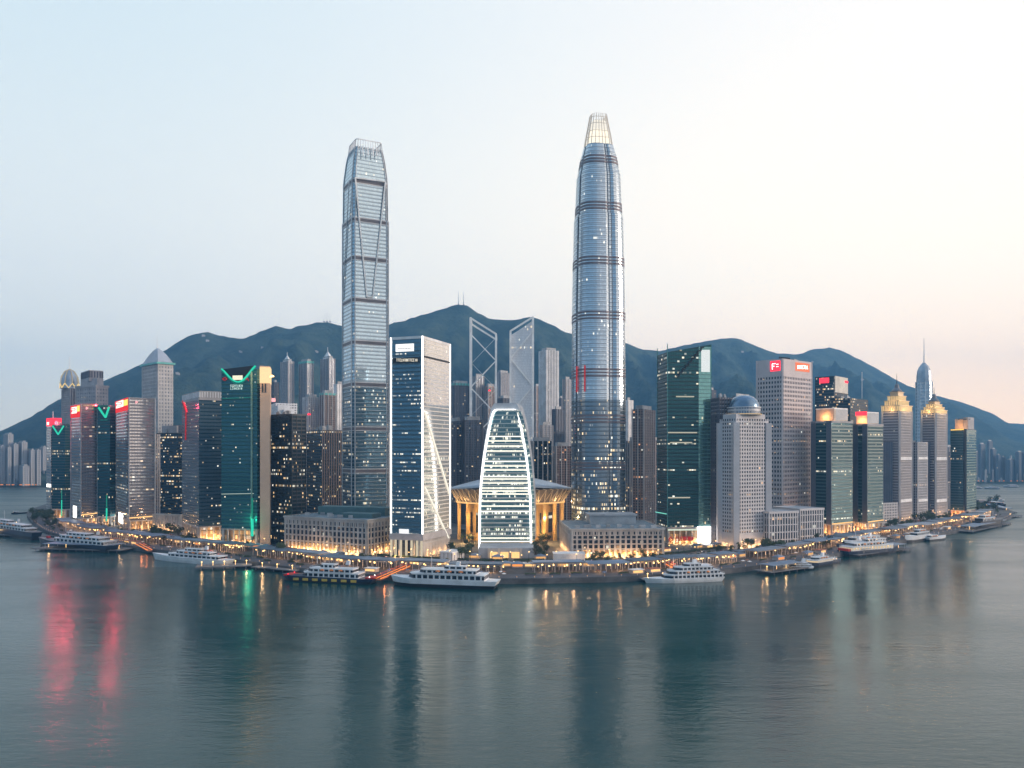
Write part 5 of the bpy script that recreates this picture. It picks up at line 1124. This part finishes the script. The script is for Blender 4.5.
s = S0 + 90
while s < S1 - 90:
    a, h = along(s, rt.uniform(58, 72)); tree(Vector((a.x, a.y, GZ)), 'small street tree between the walkway roofs and the waterfront road', 'street trees along the promenade', .62); s += rt.choice((12, 16, 20, 26, 44))
s = S0 + 60; hedge = None
while s < S1 - 60:
    a, h = along(s, rt.choice((98.5, 101))); 
    if hedge is None:
        hedge = empty('hedge', (0, 0, 0), 'clipped dark hedge along the inland side of the waterfront road', 'hedge', 'hedges along the road'); mb = MB(); rq = random.Random(4)
        for i in range(420):
            c = Vector((rq.uniform(-7, 7), rq.uniform(-1.2, 1.2), rq.uniform(.1, 1.7))); u = Vector((rq.gauss(0, 1), rq.gauss(0, 1), rq.gauss(0, 1))).normalized(); w = u.orthogonal().normalized(); k = mb.add([c - u * .4, c - w * .3, c + u * .4, c + w * .3]); mb.face((k, k + 1, k + 2, k + 3))
        mb.build('foliage', LEAF, hedge); c = hedge
    else: c = copy_tree(hedge)
    c.location = (a.x, a.y, GZ); c.rotation_euler = (0, 0, h); s += rt.choice((16, 18, 34))

# ------------------------------------------------------------------ promenade furniture
CANR = plain('canopy_blue', (.16, .22, .31), .5, var=.2); CANS = [CANR, plain('canopy_slate', (.10, .14, .19), .6, var=.3), plain('canopy_pale', (.26, .30, .36), .5, var=.3), plain('canopy_worn', (.17, .20, .25), .7, var=.4)]; CAN0 = CANR
rk2 = random.Random(9); s = S0 + 60; k = 0; near = {0: 'left', 1: 'right'}
while s < S1 - 60:
    L_ = 46; mid_, h = along(s + L_ / 2, 52)
    if k % 7 == 5: s += 26; k += 1; continue
    w_ = empty('covered_walkway', (mid_.x, mid_.y, GZ), 'blue grey roofed waterfront walkway section with warm lamps beneath', 'walkway', 'covered walkway sections along the quay')
    CANR = CANS[rk2.randrange(4)]; L_ = (46, 34, 52, 28)[rk2.randrange(4)]; dO = rk2.uniform(-4, 3)
    for (o1, o2, z, nm) in ((26 + dO, 42, GZ + 7.5 + .6 * (k % 3), 'canopy_roof'), (45, 56, GZ + 5.2, 'lower_roof')):
        if nm == 'lower_roof' and k % 4 == 1: continue
        mb = strip(o1, o2, z, s, s + L_ - 2.5, 8, .55); mb.build(nm, CANR, w_)
    mb = strip(26.6, 41.4, GZ + 6.6 + .6 * (k % 3), s + 1, s + L_ - 3.5, 8, .3); mb.build('ceiling_lining', plain('lining_tan', (.35, .26, .2), .7), w_)
    for j in range(8):
        for o_ in (27.5, 40.5):
            a, h = along(s + 1 + j * (L_ - 5) / 7, o_); mb = MB(); mb.bar((a.x, a.y, GZ), (a.x, a.y, GZ + 7), .28, 6); mb.build('post', CONC, w_)
        a, h = along(s + 3 + j * (L_ - 6) / 7 + rk2.uniform(-2.5, 2.5), rk2.uniform(27, 40)); mb = MB(); mb.dome((a.x, a.y, GZ + 4.6), rk2.uniform(.4, .9), .7, rk2.uniform(.6, 1.6), 8, 3); mb.build('lantern', WARM, w_)
    for q_ in (.25, .75):
        a, h = along(s + L_ * q_, 30); lamp((a.x, a.y, GZ + 4), 2600, (1, .55, .25), w_, .8)
    s += L_; k += 1
CANR = CAN0; rk = random.Random(5); s = S0 + 40
lampT = empty('street_lamp', (0, 0, 0), 'tall street lamp with a warm glowing head on the waterfront road', 'street lamp', 'street lamps along the waterfront road')
mb = MB(); mb.bar((0, 0, 0), (0, 0, 8.5), .14, 6); mb.build('pole', DARK, lampT); mb = MB(); mb.bar((0, 0, 8.4), (1.6, 0, 8.8), .08); mb.build('arm', DARK, lampT); mb = MB(); mb.dome((1.6, 0, 8.3), .55, .55, .7, 8, 3); mb.build('lamp_head', WARM, lampT)
first = True; i = 0
while s < S1 - 30:
    for o_ in (73.5, 98):
        a, h = along(s + (0 if o_ < 80 else 12), o_); c = lampT if first else copy_tree(lampT); first = False; c.location = (a.x, a.y, GZ); c.rotation_euler = (0, 0, h + (math.pi / 2 if o_ < 80 else -math.pi / 2))
        if i % 3 == 0: lamp((a.x, a.y, GZ + 8), 1600, (1, .58, .28), None, .5, 'street_light')
        i += 1
    s += 27
def car_proto(nm, m, lab, bus=False):
    r_ = empty(nm, (0, 0, 0), lab, 'bus' if bus else 'car', lab.split(' on ')[0] + 's on the road')
    L_, W_, H1, H2 = (11, 2.5, 3.0, 3.1) if bus else (4.5, 1.8, .85, 1.45)
    mb = MB(); mb.loft([[(-L_ / 2, -W_ / 2, .3), (L_ / 2, -W_ / 2, .3), (L_ / 2, W_ / 2, .3), (-L_ / 2, W_ / 2, .3)], [(-L_ / 2, -W_ / 2, H1), (L_ / 2 - .1, -W_ / 2, H1 * .9), (L_ / 2 - .1, W_ / 2, H1 * .9), (-L_ / 2, W_ / 2, H1)]]); mb.build('body', m, r_)
    x0, x1 = (-L_ / 2 + .3, L_ / 2 - .3) if bus else (-1.7, 1.1)
    z0_ = 1.5 if bus else H1
    mb = MB(); mb.loft([[(x0, -W_ / 2 - (.02 if bus else -.05), z0_), (x1, -W_ / 2 - (.02 if bus else -.05), z0_), (x1, W_ / 2 + (.02 if bus else -.05), z0_), (x0, W_ / 2 + (.02 if bus else -.05), z0_)], [(x0 + .4 * (not bus), -W_ / 2 + .2 * (not bus) - .02 * bus, H2 - .5 * bus), (x1 - .6 * (not bus), -W_ / 2 + .2 * (not bus) - .02 * bus, H2 - .5 * bus), (x1 - .6 * (not bus), W_ / 2 - .2 * (not bus) + .02 * bus, H2 - .5 * bus), (x0 + .4 * (not bus), W_ / 2 - .2 * (not bus) + .02 * bus, H2 - .5 * bus)]]); mb.build('windows', DARK, r_)
    for sx in (-1, 1):
        for sy in (-1, 1):
            mb = MB(); mb.bar((sx * L_ * .3, sy * W_ / 2 - sy * .25, .33), (sx * L_ * .3, sy * (W_ / 2 + .03), .33), .33, 10); mb.build('wheel', BLK, r_)
    for sy in (-1, 1):
        mb = MB(); mb.box((L_ / 2, sy * W_ * .36, .65), (.1, .35, .2)); mb.build('headlight', WLIT, r_)
        mb = MB(); mb.box((-L_ / 2, sy * W_ * .36, .75), (.1, .3, .2)); mb.build('tail_light', RED, r_)
    return r_
CP = [car_proto('car', WHITE, 'white car on the waterfront road'), car_proto('car', plain('car_grey', (.18, .19, .2), .3), 'grey car on the waterfront road'), car_proto('car', REDP, 'red taxi on the waterfront road'), car_proto('bus', plain('bus_white', (.6, .6, .55), .4), 'pale bus on the waterfront road', True)]
cu = [0] * 4; s = S0 + 50
while s < S1 - 50:
    i = rk.choice((0, 0, 1, 1, 2, 3)); lane = rk.choice((-1, 1)); a, h = along(s, 86 + lane * 5); c = copy_tree(CP[i]) if cu[i] else CP[i]; cu[i] = 1
    c.location = (a.x, a.y, GZ + .01); c.rotation_euler = (0, 0, h + (0 if lane < 0 else math.pi)); s += rk.uniform(14, 42)
# lit stalls and tents behind the walkway
kp = []
for i in range(4):
    r_ = empty('stall', (0, 0, 0), 'x', 'stall'); mb = MB(); mb.prism([Vector((-5, -3)), Vector((5, -3)), Vector((5, 3)), Vector((-5, 3))], 0, 3.2); mb.build('counter', (BEIGE, STONE, CONC, BEIGE)[i], r_)
    mb = MB(); mb.box((0, -3.05, 1.9), (8.6, .2, 1.7)); mb.build('lit_window', (WARM2, ORANGE, WARM2, WARM3)[i], r_)
    mb = MB(); mb.cone([Vector((-5.8, -3.8)), Vector((5.8, -3.8)), Vector((5.8, 3.8)), Vector((-5.8, 3.8))], 3.2, (0, 0, 5.2)) if i % 2 else mb.box((0, 0, 3.4), (11.4, 7.4, .35)); mb.build('roof', (WHITE, CANR, plain('rust_canvas', (.35, .12, .07), .7), CANR)[i], r_); kp.append(r_)
s = S0 + 35; ku = [0] * 4
while s < S1 - 40:
    i = rk.randrange(4); a, h = along(s, rk.choice((12, 47, 62, 66, 108, 114))); c = copy_tree(kp[i]) if ku[i] else kp[i]; ku[i] = 1; c.location = (a.x, a.y, GZ); c.rotation_euler = (0, 0, h)
    lb = ('beige stall with flat white roof on the promenade', 'pale stall with pitched blue grey roof on the promenade', 'grey stall with a flat rust red roof on the promenade', 'beige stall with pitched blue grey roof on the promenade')[i]; tag(c, lb, 'stall', lb); s += rk.uniform(9, 20)
# planters and parasols on the quay
pl = empty('planter', (0, 0, 0), 'long planter box of low greenery on the open quay', 'planter', 'planters on the quay'); mb = MB(); mb.box((0, 0, .4), (9, 1.6, .8)); mb.build('box', CONCD, pl)
mb = MB(); rq = random.Random(6)
for i in range(220):
    c = Vector((rq.uniform(-4.4, 4.4), rq.uniform(-.9, .9), rq.uniform(.8, 1.9))); u = Vector((rq.gauss(0, 1), rq.gauss(0, 1), rq.gauss(0, 1))).normalized(); w = u.orthogonal().normalized(); k = mb.add([c - u * .35, c - w * .25, c + u * .35, c + w * .25]); mb.face((k, k + 1, k + 2, k + 3))
mb.build('foliage', LEAF, pl)
pa = []
for i, mt in enumerate((WHITE, plain('canvas_blue', (.10, .16, .28), .7), plain('canvas_rust', (.32, .12, .07), .7))):
    o_ = empty('parasol', (0, 0, 0), 'x', 'parasol'); mb = MB(); mb.bar((0, 0, 0), (0, 0, 2.9), .07, 6); mb.build('pole', DARK, o_); mb = MB(); mb.cone([Vector((2 * math.cos(a * .785), 2 * math.sin(a * .785))) for a in range(8)], 2.3, (0, 0, 3.1)); mb.build('canopy', mt, o_)
    mb = MB(); mb.dome((0, 0, 2.0), .22, .22, .25, 6, 2); mb.build('lantern', WARM, o_); tag(o_, ('white', 'blue', 'rust red')[i] + ' parasol with a hanging lantern on the quay', 'parasol', ('white', 'blue', 'rust red')[i] + ' parasols on the quay'); pa.append(o_)
s = S0 + 30; f1_ = True; fu_ = [0, 0, 0]
while s < S1 - 30:
    if rk.random() < .5:
        a, h = along(s, rk.uniform(8, 18)); c = pl if f1_ else copy_tree(pl); f1_ = False; c.location = (a.x, a.y, GZ + .25); c.rotation_euler = (0, 0, h)
    else:
        for _ in range(3): i = rk.randrange(3); a, h = along(s + rk.uniform(-6, 6), rk.uniform(8, 20)); c = copy_tree(pa[i]) if fu_[i] else pa[i]; fu_[i] = 1; c.location = (a.x, a.y, GZ + .25)
    s += rk.uniform(14, 26)
# bollards of light at the quay edge
bo = empty('quay_bollard', (0, 0, 0), 'short pale bollard on the quay edge', 'bollard', 'bollards along the quay edge'); mb = MB(); mb.bar((0, 0, 0), (0, 0, 1.1), .32, 8, r2=.26); mb.build('post', CONC, bo); mb = MB(); mb.dome((0, 0, 1.05), .4, .4, .4, 8, 3); mb.build('lamp_cap', WARM3, bo)
s = S0; first = True
while s < S1: a, h = along(s, 2); c = bo if first else copy_tree(bo); first = False; c.location = (a.x, a.y, GZ + .25); s += 14

# ------------------------------------------------------------------ piers and gangways
def pier(x0, y0, x1, y1, w, label, lights=0, z=2.6, roof=False):
    a = P(x0, y0, z); c = P(x1, y1, z); d = (c - a).xy; L_ = d.length; e = d.normalized(); n = Vector((-e.y, e.x)); md = (a + c) / 2
    r_ = empty('pier', (md.x, md.y, 0), label, 'pier'); q = [a.xy - n * w / 2, c.xy - n * w / 2, c.xy + n * w / 2, a.xy + n * w / 2]
    mb = MB(); mb.prism(q, z - .7, z, bot=True); mb.build('deck', plain('pier_deck', (.13, .13, .14), .85, var=.3), r_)
    k = max(2, int(L_ / 9))
    for i in range(k):
        for s_ in (-1, 1):
            p = a.xy + e * (L_ * (i + .5) / k) + n * s_ * (w / 2 - .8); mb = MB(); mb.bar((p.x, p.y, -1), (p.x, p.y, z - .6), .45, 6); mb.build('pile', CONCD, r_)
    if roof:
        q2 = [md.xy + (v - md.xy) * .8 for v in q]; mb = MB(); mb.prism(q2, z + 4.4, z + 4.9, bot=True); mb.build('shelter_roof', CANR, r_)
        for v in q2: u = md.xy + (v - md.xy) * .92; mb = MB(); mb.bar((u.x, u.y, z), (u.x, u.y, z + 4.5), .25); mb.build('shelter_post', CONC, r_)
    for i in range(lights):
        p = a.xy + e * (L_ * (i + .5) / lights); mb = MB(); mb.bar((p.x, p.y, z), (p.x, p.y, z + 3), .12); mb.dome((p.x, p.y, z + 3), .6, .6, .8, 8, 3); mb.build('lamp_post', WARM, r_)
        if i % 2 == 0: lamp((p.x, p.y, z + 3.4), 1500, parent=r_)
    return r_
pier(-12, 533, 48, 536, 20, 'broad dark pier beside the leftmost docked ferry', 4); pier(40, 547, 128, 549, 24, 'long dark pier behind the dark blue ferry', 5, roof=True)
pier(196, 566, 252, 564, 18, 'low pier behind the white motor yacht', 5); pier(255, 566, 300, 570, 10, 'thin dark landing stage right of the white yacht', 3)
pier(762, 571, 800, 566, 18, 'pier with lit shelter at the moored grey boats', 4, roof=True); pier(850, 554, 905, 547, 18, 'pier inland of the pair of docked right hand ferries', 4, roof=True)
pier(962, 531, 1003, 522, 22, 'dark pier at the right tip behind the black vessel', 3, roof=True); pier(1002, 517, 1018, 515, 14, 'little pier stub at the right tip', 1); pier(982, 505, 1012, 512, 16, 'jetty with sheds at the far side of the right tip', 3, roof=True)
pier(8, 520, 26, 530, 10, 'curved jetty reaching out at the left tip', 1)
pier(640, 578, 700, 576, 14, 'landing stage behind the white multi deck steamer', 4)
def gangway(x0, y0, x1, y1, z0, z1, label):
    a = P(x0, y0, z0); c = P(x1, y1, z1); md = (a + c) / 2; r_ = empty('gangway', (md.x, md.y, 0), label, 'gangway'); e = (c - a).xy.normalized(); n = Vector((-e.y, e.x))
    mb = MB(); k = mb.add([(*(a.xy - n * 2), z0), (*(c.xy - n * 2), z1), (*(c.xy + n * 2), z1), (*(a.xy + n * 2), z0)]); k2 = mb.add([(v.x, v.y, v.z - .4) for v in mb.v[k:k + 4]])
    mb.face((0, 1, 2, 3)); mb.face((7, 6, 5, 4))
    for i in range(4): j = (i + 1) % 4; mb.face((i, 4 + i, 4 + j, j))
    mb.build('ramp', plain('ramp_rust', (.32, .12, .06), .7), r_)
    for s_ in (-1, 1):
        mb = MB(); q0 = Vector((*(a.xy + n * s_ * 2.1), z0 + 1.1)); q1 = Vector((*(c.xy + n * s_ * 2.1), z1 + 1.1)); mb.bar(q0, q1, .35); mb.build('lit_handrail', ORANGE, r_)
        mb = MB(); mb.bar(q0 + Vector((0, 0, 2.2)), q1 + Vector((0, 0, 2.2)), .15)
        for i in range(8): u = (i + .5) / 8; mb.bar(q0.lerp(q1, u) - Vector((0, 0, 1)), q0.lerp(q1, u) + Vector((0, 0, 2.2)), .12)
        mb.build('truss', REDP, r_)
    for u in (.2, .5, .8): v = a.lerp(c, u); lamp(v + Vector((0, 0, 2.4)), 900, (1, .3, .1), r_, .5)
gangway(378, 580, 408, 567, 3, GZ + .3, 'orange lit gangway between the navy ferry and the promenade'); gangway(690, 577, 668, 565, 3, GZ + .3, 'orange lit gangway behind the white multi deck steamer')
gangway(150, 551, 134, 543, 3, GZ + .3, 'orange lit gangway right of the dark blue ferry'); gangway(225, 562, 205, 552, 3, GZ + .3, 'orange lit gangway behind the white motor yacht')

# ------------------------------------------------------------------ boats
HW = plain('hull_white', (.68, .70, .74), .4); HN = plain('hull_navy', (.02, .035, .07), .35); HB = plain('hull_black', (.02, .022, .03), .4); BGL = plain('boat_glass', (.02, .03, .045), .15, metal=.4); DECK = plain('boat_deck', (.20, .22, .25), .7); BW = glow('cabin_light', (1, .75, .45), .9)
LIFEB = plain('lifeboat_orange', (.75, .25, .06), .5)
def plan(L_, W_, bow=.28, k=1.0):
    x = L_ / 2; w = W_ / 2 * k; xb = x - L_ * bow
    return [(-x * .98, -w * .85), (-x * .7, -w), (xb, -w), (xb + (x - xb) * .45, -w * .72), (xb + (x - xb) * .8, -w * .33), (x, 0), (xb + (x - xb) * .8, w * .33), (xb + (x - xb) * .45, w * .72), (xb, w), (-x * .7, w), (-x * .98, w * .85)]
def boat(name, label, cat, x0, y0, x1, y1, W_=None, hull=None, hh=.07, decks=(), funnel=None, extra=None, bow=.28, lower=None, lit=False, tip=None):
    """bow shows at x0, y0 and stern at x1, y1"""
    a = P(x0, y0, 0); c = P(x1, y1, 0); L_ = (a - c).xy.length; W_ = W_ or L_ * .2; md = (a + c) / 2; rz = math.atan2((a - c).y, (a - c).x)
    r_ = empty(name, (0, 0, 0), label, cat); H = L_ * hh
    mb = MB(); mb.loft([[(x * .93, y * .85, -.4) for x, y in plan(L_, W_, bow)], [(x * .96, y * .95, H * .45) for x, y in plan(L_, W_, bow)]], cap=False); mb.build('lower_hull', lower or HB, r_)
    mb = MB(); mb.loft([[(x * .96, y * .95, H * .45) for x, y in plan(L_, W_, bow)], [(x, y, H + (max(0, x / L_ - .2) * H * .9)) for x, y in plan(L_, W_, bow)]], cap=True); mb.build('hull', hull or HW, r_)
    z = H
    for i, (f0, f1, kw, h, m_) in enumerate(decks):
        h *= min(L_ / 60, 1.1); xa, xb = -L_ / 2 + f0 * L_, -L_ / 2 + f1 * L_; w = W_ / 2 * kw
        ring = lambda z, e: [(xa - e * 0, -w, z), (xb - w * .7, -w, z), (xb - e, -w * .45, z), (xb - e, w * .45, z), (xb - w * .7, w, z), (xa, w, z)]
        mb = MB(); mb.loft([ring(z - .1, 0), ring(z + h, h * .5)]); mb.build('cabin_deck', m_ or HW, r_)
        mb = MB(); g = [(x + .0, y * 1.02, zz) for (x, y, zz) in ring(z + h * .22, -.1)]; g2 = [(x, y * 1.02, zz) for (x, y, zz) in ring(z + h * .84, h * .25 - .1)]; mb.loft([g, g2], cap=False); mb.build('window_band', BW if (lit and i == 0) else BGL, r_)
        mb = MB(); mb.loft([[(x * 1.01, y * 1.06, zz) for x, y, zz in ring(z + h, h * .3)], [(x * 1.01, y * 1.06, zz) for x, y, zz in ring(z + h + .25, h * .3)]]); slab = mb
        mb = MB(); rr = [Vector((x * 1.0, y * 1.04, z + h + 1.2)) for x, y, zz in ring(z, h * .4)]; mb.path(rr + [rr[0]], .07)
        for v in rr: mb.bar(v - Vector((0, 0, 1)), v, .06)
        mb.build('railing', STEEL, r_)
        mb = slab; npost = max(3, int((xb - xa) / (L_ / 18)))
        for q_ in range(npost):
            X = xa + (xb - w * .7 - xa) * (q_ + .5) / npost
            for s_ in (-1, 1): mb.box((X, s_ * w * 1.04, z + h * .5), (L_ * .012 + .15, .3, h))
        mb.build('deck_slab', HW, r_)
        if i == min(1, len(decks) - 1) and L_ > 30:
            for q_ in range(3):
                for s_ in (-1, 1): mb = MB(); X = xa + (xb - xa) * (.25 + .2 * q_); mb.dome((X, s_ * w * 1.12, z + h * .6), L_ * .022, .9, 1.2, 10, 3); mb.build('lifeboat', LIFEB, r_)
        for q_ in range(3):
            mb = MB(); X = xa + (xb - xa) * (.1 + .35 * q_); mb.dome((X, -w * 1.05, z + h * .75), .35, .3, .4, 6, 2); mb.build('deck_light', WARM, r_)
        z += h + .25
    if funnel:
        fx, fm = funnel; mb = MB(); X = -L_ / 2 + fx * L_; mb.loft([[(X - 1.6, -1.2, z - .2), (X + 1.6, -1.2, z - .2), (X + 1.6, 1.2, z - .2), (X - 1.6, 1.2, z - .2)], [(X - 2.0, -.9, z + 3), (X + .8, -.9, z + 3), (X + .8, .9, z + 3), (X - 2.0, .9, z + 3)]]); mb.build('funnel', fm, r_)
    mb = MB(); X = L_ * .12; mb.bar((X, 0, z - .2), (X, 0, z + L_ * .07), .18, 6); mb.bar((X, -1.4, z + L_ * .05), (X, 1.4, z + L_ * .05), .09); mb.build('mast', STEEL, r_)
    if extra: extra(r_, L_, W_, H)
    r_.location = (md.x, md.y, 0); r_.rotation_euler = (0, 0, rz); return r_
def tyres(r_, L_, W_, H):
    for i in range(7):
        for s_ in (-1, 1):
            mb = MB(); mb.box((-L_ * .30 + i * L_ * .1, s_ * W_ * .505, H * .55), (L_ * .055, .6, H * .45)); mb.build('fender', plain('fender_yellow', (.60, .42, .08), .6), r_)
def redends(r_, L_, W_, H):
    tyres(r_, L_, W_, H)
    for x in (-.45, .40):
        mb = MB(); mb.box((L_ * x, 0, H + .5), (L_ * .09, W_ * .7, 1.0)); mb.build('red_bulwark', REDP, r_)
        for s_ in (-1, 1): mb = MB(); mb.dome((L_ * x, s_ * W_ * .34, H + 1.2), .5, .5, .8, 8, 3); mb.build('deck_lamp', RED if x > 0 else WLIT, r_)
def redstern(r_, L_, W_, H):
    mb = MB(); mb.box((-L_ * .45, 0, H + 1), (L_ * .06, W_ * .8, 2.4)); mb.build('red_block', REDP, r_)
boat('ferry', 'white topped ferry with dark hull, docked at the left tip of the waterfront', 'ferry', -14, 532, 38, 540.5, 13, HN, .06, ((.12, .86, .92, 3, None), (.2, .78, .8, 2.8, None), (.5, .75, .5, 2.4, None)), (.35, HW))
boat('tug_boat', 'tiny dark barge off the left tip of the waterfront', 'barge', 11, 514.3, 27, 513.2, 7, HB, .08, ((.6, .85, .7, 4, HB),))
boat('ferry', 'dark blue hulled ferry with white decks and red bow block, before the red-signed towers', 'ferry', 38.5, 546, 111, 553, 16, HN, .055, ((.05, .72, .88, 3.0, None), (.12, .66, .75, 2.6, None), (.3, .58, .5, 2.2, None)), (.2, HW), lambda r_, L_, W_, H: (mb_(r_, L_, W_, H)))if False else None
def blueferry(r_, L_, W_, H):
    mb = MB(); mb.box((L_ * .36, 0, H + 1.6), (3.2, 3, 4)); mb.build('red_mast_house', REDP, r_); mb = MB(); mb.box((-L_ * .25, -W_ * .47, H + 1.6), (L_ * .1, 1, 3.4)); mb.box((-L_ * .12, -W_ * .47, H + 1.4), (L_ * .05, 1, 2.6)); mb.build('red_side_panel', REDP, r_)
boat('ferry', 'dark blue ferry with white decks and red panels before the red signed towers', 'ferry', 38.5, 545, 114, 552.5, 17, HN, .055, ((.05, .72, .88, 3.2, None), (.12, .66, .75, 2.8, None), (.3, .58, .5, 2.4, None)), (.2, HW), blueferry)
boat('motor_yacht', 'long low white motor yacht moored before the blue glass tower', 'yacht', 152.5, 559, 231, 565.5, 14, HW, .05, ((.1, .76, .8, 2.4, None), (.22, .66, .6, 2.2, None), (.36, .56, .4, 2.0, None)), (.3, HW), bow=.4, lower=HW)
boat('ferry', 'navy ferry with yellow fenders and red lit ends before the long stone hall', 'ferry', 282, 579.5, 377, 583.5, 15, HN, .05, ((.16, .76, .88, 3.2, None), (.22, .7, .75, 2.6, None), (.42, .58, .42, 2.6, None)), (.3, HW), redends, bow=.16)
boat('large_ferry', 'big white ferry with one dark window strip, moored left of the centre quay', 'ferry', 391, 584.5, 500, 588.5, 17, HW, .07, ((.12, .82, .92, 3.8, None), (.2, .72, .76, 2.6, None), (.3, .5, .4, 2.2, None)), (.38, HW), bow=.2)
boat('steamer', 'white multi deck passenger steamer moored before the green glass tower', 'ship', 643.5, 583, 722, 580, 15, HW, .05, ((.02, .76, .92, 2.5, None), (.08, .70, .86, 2.4, None), (.16, .62, .74, 2.3, None), (.3, .5, .5, 2.0, None)), (.36, HW), bow=.34, lower=HW)
boat('excursion_boat', 'short grey and white boat, left one of the three moored before the ribbed podium', 'boat', 783, 569, 812, 569, 13, HW, .12, ((.1, .8, .9, 3.2, None), (.2, .66, .66, 2.8, None)), (.3, HW))
boat('excursion_boat', 'white decked navy boat, middle of the three moored before the ribbed podium', 'boat', 806, 568, 829, 564, 12, HN, .10, ((.08, .84, .9, 3.4, None), (.2, .7, .7, 2.8, None)), (.3, HW), lit=True)
boat('pilot_boat', 'small boat with a red stripe, last of the three moored before the ribbed podium', 'boat', 841, 562.5, 824, 564.5, 7, HN, .13, ((.2, .7, .7, 4, None),), None, redstern)
boat('ferry', 'double ended ferry with a lit lower deck before the teal twins', 'ferry', 898, 552, 842, 556.5, 16, HN, .07, ((.06, .86, .92, 3.4, None), (.14, .74, .8, 2.8, None), (.4, .6, .4, 2.4, None)), (.3, HW), redstern, lit=True)
boat('ferry', 'white ferry inland of the double ended ferry, against the pier', 'ferry', 836, 551, 886, 546, 13, HN, .07, ((.1, .84, .9, 3.2, None), (.2, .74, .7, 2.6, None)), (.34, HW))
boat('motor_boat', 'white cabin boat moored before the nearer gold crowned tower', 'boat', 905, 543, 928, 539.5, 10, HW, .12, ((.1, .7, .85, 3.6, None), (.2, .55, .6, 2.6, None)))
boat('motor_boat', 'white open launch moored before the far gold crowned tower', 'boat', 946, 539, 926, 541, 9, HW, .10, ((.1, .5, .8, 3.0, None),), bow=.4)
boat('work_vessel', 'black flat work vessel at the right tip pier', 'boat', 1003, 526, 976, 528.5, 13, HB, .14, ((.1, .6, .8, 3.4, HB), (.2, .45, .6, 3, None)))
boat('harbour_boat', 'boat with a rust red roof berthed on the far side of the right tip', 'boat', 1006, 509.5, 986, 507, 12, HB, .12, ((.1, .8, .9, 4, REDP),))
boat('harbour_boat', 'grey ferry crossing off the right tip, nearest of the far boats', 'boat', 1004.5, 501.5, 990, 501, 14, HW, .14, ((.1, .85, .9, 5, None), (.2, .7, .7, 4, None)))
boat('harbour_boat', 'far boat under way left of its companion near the right far shore', 'boat', 984, 487.8 + 1, 1000, 489, 14, HW, .09, ((.15, .7, .8, 3, None),))
boat('harbour_boat', 'far boat under way close to the right picture edge', 'boat', 1003, 487.2, 1018, 487.2, 14, HW, .09, ((.15, .7, .8, 4, None),))
boat('harbour_boat', 'far boat half hidden by the end tower near the far shore', 'boat', 968, 488.5, 981.5, 488.5, 14, HW, .09, ((.15, .7, .8, 3, None),))
# protos that no place took are dropped
for o in list(TP) :
    pass
